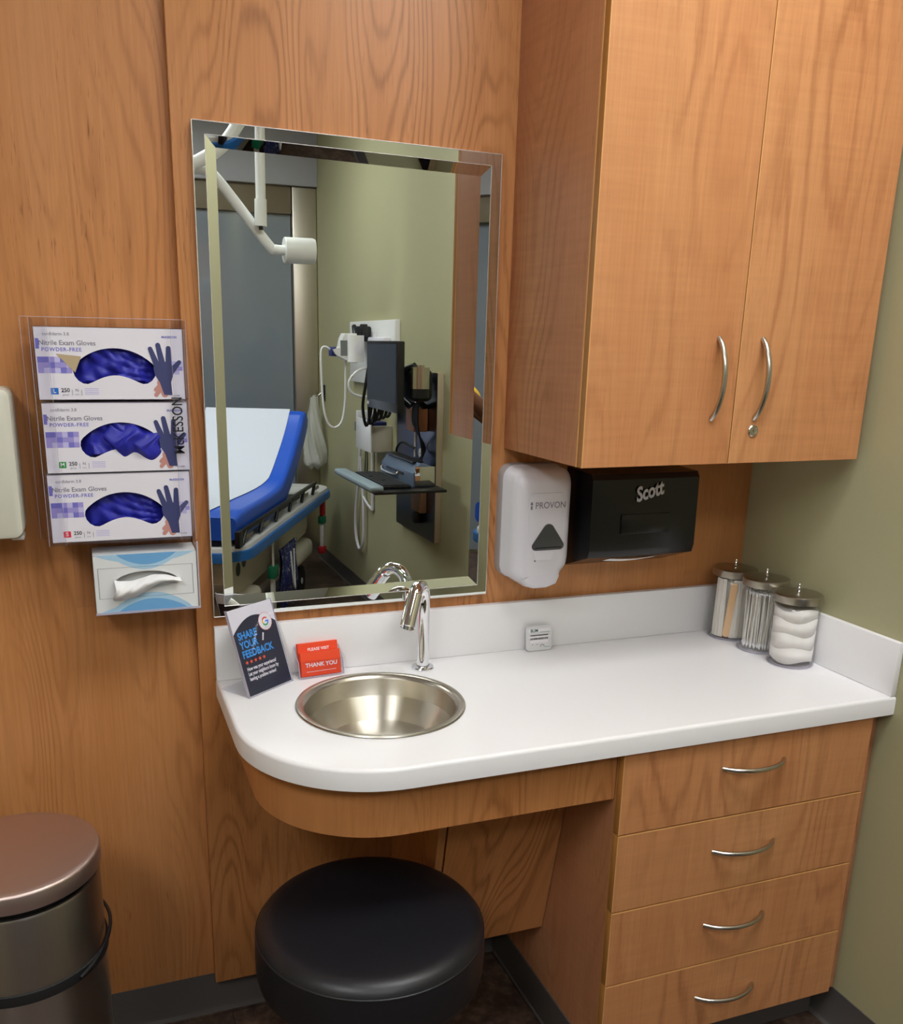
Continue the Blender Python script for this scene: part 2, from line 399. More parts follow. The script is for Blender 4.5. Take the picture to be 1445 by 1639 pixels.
# ceiling lamps, the gurney and left ones added as fill
M_LF = mat('lamp_frame_white', (230, 230, 228), 0.5)
for i, (x, y, sx, sy, st) in enumerate(PANELS):
    L = ['flat square-lensed ceiling light over the counter and mirror', 'unseen flat ceiling light added as fill above the gurney', 'unseen flat ceiling light added as fill near the left wall'][i]
    t = thing('ceiling_light', L, 'ceiling light', (x, y, ZC))
    MB(M_LF).box(x-sx/2-.02, x+sx/2+.02, y-sy/2-.02, y-sy/2, ZC-.03, ZC).box(x-sx/2-.02, x+sx/2+.02, y+sy/2, y+sy/2+.02, ZC-.03, ZC).box(x-sx/2-.02, x-sx/2, y-sy/2, y+sy/2, ZC-.03, ZC).box(x+sx/2, x+sx/2+.02, y-sy/2, y+sy/2, ZC-.03, ZC).build('lamp_frame', t)
    dm = bpy.data.materials.new('lit_diffuser'); dm.use_nodes = True; b = dm.node_tree.nodes['Principled BSDF']
    b.inputs['Base Color'].default_value = (0.9, 0.9, 0.9, 1); b.inputs['Emission Color'].default_value = (0.97, 0.98, 1.0, 1); b.inputs['Emission Strength'].default_value = st
    MB(dm).box(x-sx/2, x+sx/2, y-sy/2, y+sy/2, ZC-.02, ZC-.012).build('diffuser', t)

# ================================================================== CABINETS
def arc_handle(parent, a, b, out, r=0.0048, n=14):
    """bowed bar pull from a to b that arches outwards along out"""
    a, b, out = V(a), V(b), V(out); pts = []
    for i in range(n+1):
        u = i/n; pts.append(a.lerp(b, u)+out*(0.030*(1-(2*u-1)**2)**0.75 if 0 < u < 1 else 0.0) )
    return MB(M_NICKEL).tube(pts, r, seg=12).build('handle', parent)
XU, ZU, DU, XS, XUR, ZT = 0.6636, 1.3474, 0.3542, 1.0017, 1.3372, 2.6
wc = thing('wall_cabinet', 'tall cherry wood wall cabinet with two doors above the counter', 'cabinet', ((XU+XUR)/2, 0, ZU))
MB(M_SIDEWOOD, M_EDGE, M_EDGEL).box(XU, XUR, -DU+.021, -0.0005, ZU, ZT, bev=.0006).box(XU, XU+0.018, -DU+.0205, -DU+.0212, ZU, ZT, m=1).box(XUR, XR-.001, -DU+.03, -.001, ZU+.002, ZT).box(XU-.0003, XU+.002, -DU+.0202, -DU+.0232, ZU-.0002, ZT, m=2).build('carcass', wc)
for k, (x0, x1, hx) in enumerate(((XU+.0005, XS-.0013, .950), (XS+.0013, XUR, 1.0545))):
    d = MB(M_CABWOOD, M_EDGE, M_EDGEL).box(x0-.0002, x0+.0012, -DU-.0001, -DU+.0016, ZU, ZT, m=2).box(x0, x1, -DU, -DU+.0004, ZU+.0006, ZT-.0006).box(x0, x1, -DU+.0004, -DU+.0195, ZU, ZT, m=1, bev=.0008).build('door', wc)  # pale strip on the front left corner paints the bevel's highlight
    arc_handle(d, (hx, -DU+.001, 1.437), (hx, -DU+.001, 1.593), (0, -1, 0), r=.0055)
    if k:
        lk = MB(M_NICKEL, M_BLACK).lathe([(0.0120, 0), (.0120, .002), (.0102, .0038), (.0080, .0038), (.0072, .0025), (0, .0025)], M=face_frame(hx, -DU, 1.413)).box(-.0006, .0006, -.0025, .0025, .0024, .0027, m=1, M=face_frame(hx, -DU, 1.413)).build('door_lock', d)

XB0, XB1, DB = 0.7008, 1.3157, 0.525
bc = thing('drawer_cabinet', 'cherry wood base cabinet with four drawers under the counter', 'cabinet', ((XB0+XB1)/2, -0.26, 0))
MB(M_SIDEWOOD, M_EDGE, M_BLACKMATTE).box(XB0, XB0+.018, -DB+.021, -.0005, .1016, HC-TH-.0005).box(XB0, XB0+.018, -DB+.0203, -DB+.0211, .103, HC-TH-.001, m=1).box(XB0+.018, XB1, -DB+.024, -.001, .10, HC-TH-.001).box(XB1, XR-.001, -DB+.03, -.001, .102, HC-TH-.001).build('carcass', bc)
MB(M_BASE).box(XB0+.004, XR-.016, -.45, -.002, 0.0005, .1).build('toe_kick', bc)
MB(M_BASE).box(XB0-.003, XB0+.003, -DB+.03, YB-.004, .0005, .1016).tube([(XB0-.004, YB-.02, .0045), (XB0-.004, -DB+.03, .0045)], .0045, seg=8).build('vinyl_base_strip', bc)
zs = [HC-TH-.003, .6427, .4665, .290, .1211]
hz = [(.936, 1.089, .7545), (.934, 1.089, .5655), (.934, 1.086, .3885), (.934, 1.084, .2045)]
for i in range(4):
    z1, z0 = zs[i]-.0015, zs[i+1]+.0015
    d = MB(M_CABWOOD, M_EDGE, M_EDGEL).box(XB0+.001, XB1, -DB-.0001, -DB+.0022, z1-.0016, z1+.0001, m=2).box(XB0+.0008, XB0+.0022, -DB-.0001, -DB+.0016, z0, z1, m=2).box(XB0+.001, XB1, -DB, -DB+.0004, z0+.0006, z1-.0006).box(XB0+.001, XB1, -DB+.0004, -DB+.0195, z0, z1, m=1, bev=.0008).build('drawer', bc)
    a, b_, z = hz[i]; arc_handle(d, (a, -DB+.001, z), (b_, -DB+.001, z), (0, -1, 0), r=.0048)

# counter with rounded corner, round cut-out, back and side splash
SKX, SKY = 0.298, -0.243
def c_outline(o, x1=XR-.0008, y0=0.0, r=.265, yf=-.535):
    x0 = -.002+o; pts = [(x1, y0), (x0, y0)]; rr = r-o; cx, cy = -.002+r, yf+r
    for i in range(25):
        a = PI+PI/2*i/24; pts.append((cx+rr*math.cos(a), cy+rr*math.sin(a)))
    pts.append((x1, yf+o)); return pts
ct = thing('countertop', 'white solid surface countertop with rounded left corner', 'countertop', (0.6, -0.27, HC-TH))
mb = MB(M_COUNTER); t = bmesh.new()
lay = [(.0, HC-TH), (0, HC-.007), (.0012, HC-.0035), (.0035, HC-.0012), (.007, HC)]
rings = []
for o, z in lay:
    rings.append([t.verts.new((x, y, z)) for x, y in c_outline(o)])
for a, b in zip(rings, rings[1:]):
    n = len(a)
    for i in range(n):
        j = (i+1) % n; t.faces.new((a[i], a[j], b[j], b[i]))
bmesh.ops.recalc_face_normals(t, faces=t.faces)
t.normal_update()
fr = min(t.faces, key=lambda f: f.calc_center_median().y)
if fr.normal.y > 0: bmesh.ops.reverse_faces(t, faces=t.faces)
mb._add(t)
hole = circle(SKX, SKY, .163, 64)
mb.prism([c_outline(.007), hole[::-1]], Matrix.Identity(4), HC, HC)
mb.prism([c_outline(0), hole[::-1]], Matrix.Scale(-1, 4, V((0, 0, 1))) , -(HC-TH), -(HC-TH))
mb.build('slab', ct)
MB(M_COUNTER).box(-.002, XR-.0008, -.018, -.0003, HC+.0002, HC+.1201, bev=.0018).build('back_splash', ct)
MB(M_COUNTER).box(XR-.0148, XR-.0006, -.533, -.0182, HC+.0002, HC+.1201, bev=.0018).build('side_splash', ct)

ap = MB(M_WALLWOOD); t = bmesh.new()
o1 = [p for p in c_outline(.032, x1=XB0-.002)][1:]; o2 = [p for p in c_outline(.050, x1=XB0-.002)][1:]
Z0, Z1 = .7151, HC-TH-.0008
for lo, flip in ((o1, 0), (o2, 1)):
    a = [t.verts.new((x, y, Z0)) for x, y in lo]; b = [t.verts.new((x, y, Z1)) for x, y in lo]
    for i in range(len(a)-1):
        f = (a[i], a[i+1], b[i+1], b[i]); t.faces.new(f[::-1] if flip else f)
    if not flip: A, B = a, b
    else:
        for i in range(len(a)-1):
            t.faces.new((A[i], a[i], a[i+1], A[i+1])); t.faces.new((B[i], B[i+1], b[i+1], b[i]))
        t.faces.new((A[-1], a[-1], b[-1], B[-1])); t.faces.new((A[0], B[0], b[0], a[0]))
bmesh.ops.recalc_face_normals(t, faces=t.faces); ap._add(t)
tag(ap.build('counter_apron'), 'curved amber wood apron band under the countertop edge', 'apron')

pc = thing('pipe_cover', 'sloping wood pipe cover panel under the sink beside the drawers', 'panel', (.56, -.15, .25))
sl = (.317-.247)/(.593-.25)
def yz(z): return -.247-sl*(z-.25)
XK = .425
zt = .712
mbp = MB(M_WALLWOOD)
mbp.poly([(XK, yz(.25), .25), (XB0-.002, yz(.25), .25), (XB0-.002, yz(zt), zt), (XK, yz(zt), zt)])
mbp.poly([(XK, yz(.25)+.018, .25), (XK, yz(zt)+.018, zt), (XB0-.002, yz(zt)+.018, zt), (XB0-.002, yz(.25)+.018, .25)])
mbp.poly([(XK, yz(.25), .25), (XK, yz(.25)+.018, .25), (XB0-.002, yz(.25)+.018, .25), (XB0-.002, yz(.25), .25)])
mbp.poly([(XK, yz(.25), .25), (XK, yz(zt), zt), (XK, yz(zt)+.018, zt), (XK, yz(.25)+.018, .25)])
mbp.poly([(XB0-.002, yz(.25), .25), (XB0-.002, yz(.25)+.018, .25), (XB0-.002, yz(zt)+.018, zt), (XB0-.002, yz(zt), zt)])
mbp.poly([(XK, yz(zt), zt), (XB0-.002, yz(zt), zt), (XB0-.002, yz(zt)+.018, zt), (XK, yz(zt)+.018, zt)])
mbp.build('front_panel', pc)
sp_ = [(-.001, .25), (yz(.25)+.0, .25), (yz(zt)+.0, zt), (-.001, zt)]
MB(M_WALLWOOD).prism([sp_], frame((XK-.021, 0, 0), (0, 1, 0), (0, 0, 1), (1, 0, 0)), 0, .0165).build('side_panel', pc)
MB(M_WALLWOOD).box(XK, XB0-.002, yz(.25)+.02, -.001, .25, .262).build('bottom_panel', pc)

# ================================================================== SINK AND TAP
sk = thing('sink_basin', 'round brushed steel sink basin set in the white counter', 'sink', (SKX, SKY, HC-.13))
prof = [(.1715, .0004), (.1735, .0022), (.172, .0048), (.167, .0056), (.162, .0045), (.1585, .0022), (.1555, -.001), (.1535, -.004)]
MB(M_STEEL).lathe([(r, HC+z) for r, z in prof], c=(SKX, SKY, 0), seg=96).build('rim', sk)
bp_ = [(.1536, HC-.0038)]
for i in range(1, 15):
    a = i/14*PI/2; bp_.append((.024+.1296*math.cos(a)**0.9 if i < 14 else .024, HC-.004-.118*math.sin(a)**1.05))
MB(M_BOWL).lathe(bp_[::-1], c=(SKX, SKY, 0), seg=96).lathe([(.158, HC-.004), (.160, HC-.02), (.11, HC-.10), (.03, HC-.125)], c=(SKX, SKY, 0), seg=64).build('bowl', sk)
MB(M_CHROME, M_BLACKMATTE).lathe([(.026, 0), (.025, .0022), (.018, .001), (.0175, -.006)], c=(SKX, SKY, HC-.1225), seg=32).lathe([(.0175, 0), (0, 0.0)], c=(SKX, SKY, HC-.128), seg=32, m=1).build('drain', sk)

FX, FY = .452, -.068
fa = thing('faucet', 'chrome touchless faucet with arched spout behind the sink', 'faucet', (FX, FY, HC))
MB(M_CHROME).lathe([(.0255, .0005), (.026, .003), (.0245, .0055), (.0165, .0075), (.0158, .0075)], c=(FX, FY, HC), seg=40).build('base_flange', fa)
dirh = V((.380-FX, -.158-FY, 0)).normalized()
B = V((FX, FY, HC)); zt_ = 1.030; R = .034
pts = [B+V((0, 0, .004)), B+V((0, 0, .06)), B+V((0, 0, .12)), V((FX, FY, zt_-.012))]
cen = V((FX, FY, zt_))+dirh*R
for i in range(13):
    a = PI - i/12*math.radians(148); pts.append(cen+dirh*(R*math.cos(a))+V((0, 0, 1))*(R*math.sin(a)*1.0))
MB(M_CHROME).tube(pts, .0142, seg=32).build('stem', fa)
tang = (pts[-1]-pts[-2]).normalized()
e0 = pts[-1]-tang*.002; e1 = e0+tang*.074
fs = MB(M_CHROME, M_BLACK); fs.cyl(e0, e1, .0168, .0168, seg=36, caps=False)
Ms = Matrix.Translation(e0) @ tang.to_track_quat('Z', 'Y').to_matrix().to_4x4()
fs.lathe([(.0142, -.003), (.0160, -.002), (.0168, 0)], M=Ms, seg=36)
fs.lathe([(.0168, .074), (.0155, .0745), (.0155, .070), (.0, .070)], M=Ms, seg=36)
fs.build('spout', fa)
sd = V((-.5, -.86, 0)).normalized()
MB(M_BLACK, M_CHROME).lathe([(.0035, 0), (.0034, .001), (0, .0014)], M=Matrix.Translation(V((FX, FY, 1.018))+sd*.0138) @ sd.to_track_quat('Z', 'Y').to_matrix().to_4x4()).build('sensor_eye', fa)

# ================================================================== MIRROR
# outer flat strip then a bevel that dips to the main glass
mi = thing('wall_mirror', 'large rectangular mirror with a mirrored border above the sink', 'mirror', (.31, 0, 1.0093))
OUT = [(-.0005, 1.0075), (.6262, 1.0115), (.6262, 1.9505), (.0005, 1.962)]
def inset(pts, d):
    x0, x1 = pts[0][0], pts[1][0]
    return [(pts[0][0]+d, pts[0][1]+d), (pts[1][0]-d, pts[1][1]+d), (pts[2][0]-d, pts[2][1]-d), (pts[3][0]+d, pts[3][1]-d)]
WO, WI = .0225, .0215
o0, o1_, o2_ = OUT, inset(OUT, WO), inset(OUT, WO+WI)
YO, YM = -.0146, -.0072
mf = MB(M_MIRROR, mat('mirror_edge', (225, 222, 218), .25, .6))
for i in range(4):
    j = (i+1) % 4
    g = .0006
    mf.poly([(o0[i][0], YO, o0[i][1]), (o0[j][0], YO, o0[j][1]), (o1_[j][0], YO, o1_[j][1]), (o1_[i][0], YO, o1_[i][1])])
    mf.poly([(o1_[i][0], YO, o1_[i][1]), (o1_[j][0], YO, o1_[j][1]), (o2_[j][0], YM+.0004, o2_[j][1]), (o2_[i][0], YM+.0004, o2_[i][1])])
    mf.poly([(o0[j][0], YO, o0[j][1]), (o0[i][0], YO, o0[i][1]), (o0[i][0], -.0003, o0[i][1]), (o0[j][0], -.0003, o0[j][1])], m=1)
    mf.tube([(o0[i][0], YO+.001, o0[i][1]), (o0[j][0], YO+.001, o0[j][1])], .0013, seg=8, m=1)
    mf.tube([(o1_[i][0], YO+.0008, o1_[i][1]), (o1_[j][0], YO+.0008, o1_[j][1])], .0010, seg=8, m=1)
for pz in mf.bm.faces: pz.smooth = False
mf.build('bevel_frame', mi)
t = MB(M_MIRROR); t.poly([(x, YM, z) for x, z in inset(OUT, WO+WI-.001)]); t.poly([(x, YM+.004, z) for x, z in inset(OUT, WO+WI-.001)][::-1])
t.build('glass', mi)

# ================================================================== GLOVE BOXES
def bean(cx, cy, w, h, sag, n=20):
    """thick arc with round ends: half width w, half thickness h"""
    up_, lo = [], []
    for i in range(n+1):
        q = -1+2*i/n; x, y = cx+q*(w-h*.75), cy-sag*q*q
        d = V((w-h*.75, -2*sag*q)).normalized(); nx, ny = -d.y, d.x
        k = 1-.12*abs(q)**3
        up_.append((x+nx*h*k, y+ny*h*k)); lo.append((x-nx*h*k, y-ny*h*k))
    def cap(p, q_, sgn):
        mx_, my_ = (p[0]+q_[0])/2, (p[1]+q_[1])/2; rx, ry = p[0]-mx_, p[1]-my_
        return [(mx_+rx*math.cos(a)+sgn*ry*math.sin(a)*.8, my_+ry*math.cos(a)-sgn*rx*math.sin(a)*.8) for a in [PI*i/7 for i in range(1, 7)]]
    return (up_+cap(up_[-1], lo[-1], 1)+lo[::-1]+cap(lo[0], up_[0], 1))[::-1]
def hand_print(mb, M, s, m_, ms):
    """printed photo of a raised gloved hand"""
    kk = [0]
    def cap(p, q, r1, r2, mm):
        kk[0] += 1
        p, q = V((*p, 0)), V((*q, 0)); d = (q-p).normalized(); nn = V((-d.y, d.x, 0)); a0 = math.atan2(nn.y, nn.x)
        pts = [(p.x+r1*math.cos(a0+PI*i/8), p.y+r1*math.sin(a0+PI*i/8)) for i in range(9)]+[(q.x+r2*math.cos(a0+PI+PI*i/8), q.y+r2*math.sin(a0+PI+PI*i/8)) for i in range(9)]
        mb.prism([[(x*s, y*s) for x, y in pts]], M @ Matrix.Translation((0, 0, .00005*kk[0])), 0, 0, m=mm)
    cap((-.10, -.42), (.0, -.72), .10, .09, ms); cap((-.24, -.60), (-.10, -.46), .055, .055, ms); cap((-.24, -.74), (-.10, -.58), .055, .055, ms)
    mb.prism([[(x*s, y*s) for x, y in [(-.27, .02), (-.25, -.18), (-.12, -.40), (-.02, -.74), (.20, -.74), (.18, -.40), (.27, -.14), (.25, .04), (.08, .16), (-.16, .15)]]], M @ Matrix.Translation((0, 0, .00045)), 0, 0, m=m_)
    cap((-.17, .05), (-.33, .50), .085, .06, m_); cap((-.03, .1), (-.12, .60), .085, .065, m_); cap((.14, .06), (.155, .52), .085, .065, m_); cap((.20, -.10), (.43, .15), .09, .055, m_)
def glove_box(x0, z0, size, inkm, label, dx=0.0, puff=0.0, seedv=0):
    w, h, d = .258, .1285, .078
    yf = -.0045-d
    t = thing('glove_box', label, 'glove box', (x0+w/2, -.04, z0), group='boxes of exam gloves in the clear rack')
    F = face_frame(x0, yf, z0)          # u 0..w, v 0..h
    op = bean(w*.52, h*.53, w*.280, h*.188, h*.155)
    mb = MB(M_CARTON)
    mb.prism([[(0, 0), (w, 0), (w, h), (0, h)], op[::-1]], F, 0, 0)
    mb.box(x0, x0+.0008, yf, -.0045, z0, z0+h).box(x0+w-.0008, x0+w, yf, -.0045, z0, z0+h).box(x0, x0+w, yf, -.0045, z0, z0+.0008).box(x0, x0+w, yf, -.0045, z0+h-.0008, z0+h).box(x0, x0+w, -.0055, -.0045, z0, z0+h)
    mb.build('carton', t)
    # gloves behind the opening
    rnd = random.Random(seedv); ph = [rnd.uniform(0, 6) for _ in range(6)]
    g = MB(M_GLOVE)
    def gf(u, v):
        x = x0+w*(.23+.59*u); z = z0+h*(.16+.66*v)
        dd = (.0035*math.sin(9*u+5*v+ph[0])+.002*math.sin(17*u-11*v+ph[1]))*(0 if size == 'S' else 1)-(.004 if size == 'S' else 0)+.003*abs(math.sin(6*u*v*4+ph[2]+3*v))+.0025*math.sin(31*u+7*v+ph[3])
        edge = min(1, 6*min(u, 1-u, v, 1-v))
        return (x, yf+.011-dd*edge+(.012)*(1-edge)-puff*.3*edge, z)
    g.grid(gf, 60, 30)
    if puff:      # a glove pulled part way out
        def gp(u, v):
            x = x0+w*(.42+.40*u)+.006*math.sin(9*v); z = z0+h*(.70-.44*v-.12*u)+.006*math.sin(13*u+2)
            out = math.sin(PI*u)*math.sin(PI*v)
            return (x, yf+.006-.017*out**.6-.003*math.sin(25*u+8*v)*out, z)
        g.grid(gp, 40, 24)
    g.build('gloves', t, recalc=False)
    pm = MB(M_GREYINK, M_VIOLET, M_VIOLET2, M_VIOLET3, M_NAVY, M_SKINP, inkm, M_WHITE, M_INK, M_KRAFT, M_CARTON)
    e = .0003
    def at(u, v): return F @ Matrix.Translation((u, v, e))
    pm.text('confiderm 3.8', .0080, at(w*.145, h*.90), 0, bold=.004)
    pm.text('Nitrile Exam Gloves', .0118, at(w*.215, h*.78), 0, bold=.012)
    pm.text('POWDER-FREE', .0092, at(w*.175, h*.69), 1, bold=.02, space=1.15)
    pm.text('McKESSON', .0056, at(w*.905, h*.88), 6 if 0 else 1, bold=.03)
    pm.prism([[(0.002, h*.70), (.008, h*.70), (.008, h*.84), (.002, h*.84)]], F @ Matrix.Translation((0, 0, e)), 0, 0, m=1)
    rr = random.Random(5)
    for i in range(7):
        for j in range(3):
            u0, v0 = .003+i*.0095, h*.37+j*.0095
            if u0+.0095 > w*.245+.004: continue
            pm.prism([[(u0, v0), (u0+.0097, v0), (u0+.0097, v0+.0097), (u0, v0+.0097)]], F @ Matrix.Translation((0, 0, e)), 0, 0, m=rr.choice((1, 2, 2, 3)))
    for (u0, v0, mm) in ((.236, .062, 3), (.246, .062, 3), (.246, .053, 2), (.240, .046, 3), (.236, .053, 3)):
        pm.prism([[(u0, v0), (u0+.009, v0), (u0+.009, v0+.008), (u0, v0+.008)]], F @ Matrix.Translation((0, 0, e)), 0, 0, m=mm)
    pm.prism([[(.021, .010), (.034, .010), (.034, .0215), (.021, .0215)]], F @ Matrix.Translation((0, 0, e)), 0, 0, m=6)
    pm.text(size, .0100, F @ Matrix.Translation((.0275, .0158, e*2)), 7, bold=.02)
    pm.text('250', .0098, at(.046, .0172), 8, bold=.02); pm.text('gloves', .0042, at(.046, .0095), 0)
    pm.text('|', .011, at(.0575, .014), 0); pm.text('|', .011, at(.0735, .014), 0); pm.text('N', .0075, at(.0655, .0172), 0, bold=.01); pm.text('latex', .0036, at(.0655, .010), 0)
    for k in range(4): pm.prism([[(.079, .010+k*.0032), (.103, .010+k*.0032), (.103, .0112+k*.0032), (.079, .0112+k*.0032)]], F @ Matrix.Translation((0, 0, e)), 0, 0, m=3)
    pm.text('14-6988', .0046, at(w*.93, h*.055), 0)
    hand_print(pm, F @ Matrix.Translation((w*.855, h*.455, e*2)), .0670, 4, 5)
    if size == 'L': pm.prism([[(w*.135, h*.635), (w*.30, h*.60), (w*.252, h*.38)]], F @ Matrix.Translation((0, 0, e*2.2)), 0, 0, m=9)
    # the white card right of the opening hides the print where the opening cuts it
    pm.build('printed_label', t)
    return t
glove_box(-.3005, 1.4635, 'L', M_BLUEINK, 'glove box with blue L square, top of three', seedv=1)
glove_box(-.2985, 1.3300, 'M', M_GREENINK, 'glove box with green M square and glove pulled half out, middle of three', seedv=2, puff=.01)
glove_box(-.3010, 1.1990, 'S', M_REDINK, 'glove box with red S square and dark opening, lowest of three', seedv=3)
rk = thing('glove_box_rack', 'clear acrylic rack with black lettering holding three glove boxes on the left wall', 'rack', (-.17, YB, 1.19))
r = MB(M_ACRYL, M_ACRYLEDGE)
r.box(-.3250, -.0330, -.0035, .0005, 1.1925, 1.6100).box(-.3060, -.3032, -.0885, -.0036, 1.1945, 1.6060).box(-.0400, -.0372, -.0885, -.0036, 1.1945, 1.6060).box(-.3031, -.0401, -.0885, -.0036, 1.1950, 1.1975)
r.box(-.3060, -.2770, -.0912, -.0886, 1.1945, 1.6060).box(-.0645, -.0372, -.0912, -.0886, 1.1945, 1.6060)
r.box(-.2772, -.2766, -.0916, -.0884, 1.1945, 1.6060, m=1).box(-.0648, -.0643, -.0916, -.0884, 1.1945, 1.6060, m=1).box(-.3064, -.3056, -.0916, -.0884, 1.1945, 1.6060, m=1).box(-.0375, -.0369, -.0916, -.0884, 1.1945, 1.6060, m=1)
r.box(-.3250, -.3242, -.0038, .0008, 1.1925, 1.6100, m=1).box(-.3250, -.0330, -.0038, .0008, 1.6092, 1.6100, m=1)
r.build('acrylic_rack', rk)
MB(M_ACRYLEDGE).cyl((-.2, .0006, 1.55), (-.2, YB-.0003, 1.55), .008).build('wall_spacer', rk)
MB(M_ACRYLEDGE).cyl((-.2, .0006, 1.25), (-.2, YB-.0003, 1.25), .008).build('wall_spacer', rk)
MB(M_INK).text('McKESSON', .0275, frame((-.0590, -.0922, 1.4155), (0, 0, 1), (-1, 0, 0), (0, -1, 0)), bold=.009, sx=.80).build('lettering', rk)

# tissue box in its own clear holder below
th = thing('tissue_box_holder', 'clear acrylic holder under the glove rack with tissue box inside', 'holder', (-.13, YB, 1.05))
MB(M_ACRYL, M_ACRYLEDGE).box(-.2700, -.0350, -.0035, .0005, 1.0480, 1.1900).box(-.0372, -.0346, -.089, -.0036, 1.053, 1.1900).box(-.234, -.0373, -.089, -.0036, 1.0500, 1.0525).box(-.2370, -.2345, -.089, -.0036, 1.053, 1.19).box(-.234, -.0373, -.0895, -.0885, 1.0525, 1.0570, m=1).box(-.0372, -.0346, -.0895, -.0885, 1.053, 1.19, m=1).build('acrylic_tray', th)
MB(M_ACRYLEDGE).cyl((-.15, .0006, 1.12), (-.15, YB-.0003, 1.12), .008).build('wall_spacer', th)
tb = thing('tissue_box', 'white and sky blue tissue box with one tissue pulled out', 'tissue box', (-.136, -.04, 1.0535))
x0, z0, w, h, yf = -.2335, 1.0535, .1955, .1175, -.0860
F = face_frame(x0, yf, z0)
slot = [(w*.5+w*.31*math.cos(a), h*.50+h*(.20 if math.sin(a) > 0 else .10)*math.sin(a)) for a in [2*PI*i/32 for i in range(32)]]
M_TB = mat('tissue_box_white', (224, 226, 226), .5); M_SKY = mat('tissue_box_sky', (110, 168, 216), .5); M_SKY2 = mat('tissue_box_pale', (168, 204, 228), .5)
mb = MB(M_TB); mb.prism([[(0, 0), (w, 0), (w, h), (0, h)], slot[::-1]], F, 0, 0)
mb.box(x0, x0+.0008, yf, -.006, z0, z0+h).box(x0+w-.0008, x0+w, yf, -.006, z0, z0+h).box(x0, x0+w, yf, -.006, z0, z0+.0008).box(x0, x0+w, yf, -.006, z0+h-.0008, z0+h).box(x0, x0+w, yf+.012, yf+.013, z0, z0+h).build('carton', tb)
pm = MB(M_SKY, M_SKY2, M_GREYINK)
def wave(u0, u1, ve, hv, sgn, m_, e):
    pts = [(u0+(u1-u0)*i/16, ve) for i in range(17)]; pts += [(u1-(u1-u0)*i/16, ve+sgn*hv*math.sin(PI*i/16)**.8) for i in range(1, 16)]
    pm.prism([[(a*w, b*h) for a, b in pts]], F @ Matrix.Translation((0, 0, e)), 0, 0, m=m_)
wave(.02, .98, 1.0, .17, -1, 1, .0002); wave(.16, .84, 1.0, .27, -1, 1, .0003); wave(.22, .80, 1.0, .19, -1, 0, .0004)
wave(.02, .98, 0.0, .17, 1, 1, .0002); wave(.12, .95, 0.0, .33, 1, 1, .0003); wave(.2, .9, 0.0, .22, 1, 0, .0004)
for a, b, c, d_ in ((.04, .955, .26, .265), (.04, .955, .775, .78), (.04, .045, .26, .78), (.95, .955, .26, .78)):
    pm.prism([[(a*w, c*h), (b*w, c*h), (b*w, d_*h), (a*w, d_*h)]], F @ Matrix.Translation((0, 0, .0005)), 0, 0, m=2)
pm.build('printed_pattern', tb)
M_TISSUE = mat('tissue_paper', (238, 238, 238), .85)
def tis(u, v):
    x = w*(.19+.64*u); droop = (1-u)*.30+.06
    z = h*(.60-.05*abs(u-.5)-v*droop-.04*math.sin(7*u)); return (x0+x+.006*math.sin(6*v+5*u)*v, yf-.002-.020*math.sin(PI*min(1, v*1.02))**.8*(1-.35*u)-.0015*math.sin(30*u+6*v), z0+z)
ti = MB(M_TISSUE).grid(tis, 50, 24)
ti.build('tissue', tb)

# cream dispenser cut by the left edge
hd = thing('sanitizer_dispenser', 'cream plastic wall dispenser at the far left edge of the photo', 'dispenser', (-.43, YB, 1.208))
MB(M_CREAM).prism([rrect(-.52, -.349, 1.2080, 1.484, .018)], face_frame(0, YB-.0005, 0) , 0.0, .095, bev=.009).build('housing', hd)
MB(M_WHITEPL).box(-.375, -.352, -.035, .010, 1.199, 1.2075, bev=.002).build('latch', hd)

# ================================================================== SOAP AND TOWEL DISPENSERS
sd_ = thing('soap_dispenser', 'white touchless soap dispenser on the wood wall beside the mirror', 'dispenser', (.73, 0, 1.035))
sx0, sx1, sz0, sz1 = .6520, .8030, 1.0430, 1.3130
def sbody(y, ins, low):
    w0, w1 = sx0+ins, sx1-ins; pts = []
    r = .030
    top = sz1-ins*1.1
    for cx, a0 in ((w1-r, 0), (w0+r, 90)):
        for i in range(9):
            a = math.radians(a0+90*i/8); pts.append((cx+r*math.cos(a), top-r+r*math.sin(a)))
    xm = (w0+w1)/2; b = sz0+.019+ins*.45
    # bottom narrows to the nozzle lobe
    for x, z in ((w0, b+.020), (w0+.004, b+.004), (w0+.014, b-.006), (xm-.046, b-.012), (xm-.034, b-.018-low), (xm-.014, b-.024-low), (xm+.016, b-.024-low), (xm+.036, b-.018-low), (xm+.042, b-.010), (w1-.014, b+.008), (w1-.003, b+.022), (w1, b+.040)): pts.append((x, z))
    return [(x, y, z) for x, z in pts]
t = bmesh.new(); rings = []
LAY = [(-.001, .001, .004), (-.030, .000, .004), (-.032, .0015, .004), (-.072, .003, .006), (-.088, .010, .006), (-.097, .020, .006), (-.100, .028, .004)]
for y, ins, low in LAY: rings.append([t.verts.new(p) for p in sbody(y, ins, low if low else 0)])
for a, b in zip(rings, rings[1:]):
    for i in range(len(a)):
        j = (i+1) % len(a); t.faces.new((a[i], a[j], b[j], b[i]))
t.faces.new(rings[-1]); t.faces.new(rings[0][::-1]); bmesh.ops.recalc_face_normals(t, faces=t.faces)
mb = MB(M_GREYPL); mb._add(t); mb.build('housing', sd_, angle=50)
MB(mat('soap_back_grey', (176, 172, 174), .4)).prism([[(p[0], p[2]) for p in sbody(0, -.001, .004)][::-1]], face_frame(0, -.0002, 0), 0, .029, bev=.002).build('back_shell', sd_)
SF = face_frame(.7275, -.1003, 1.16)
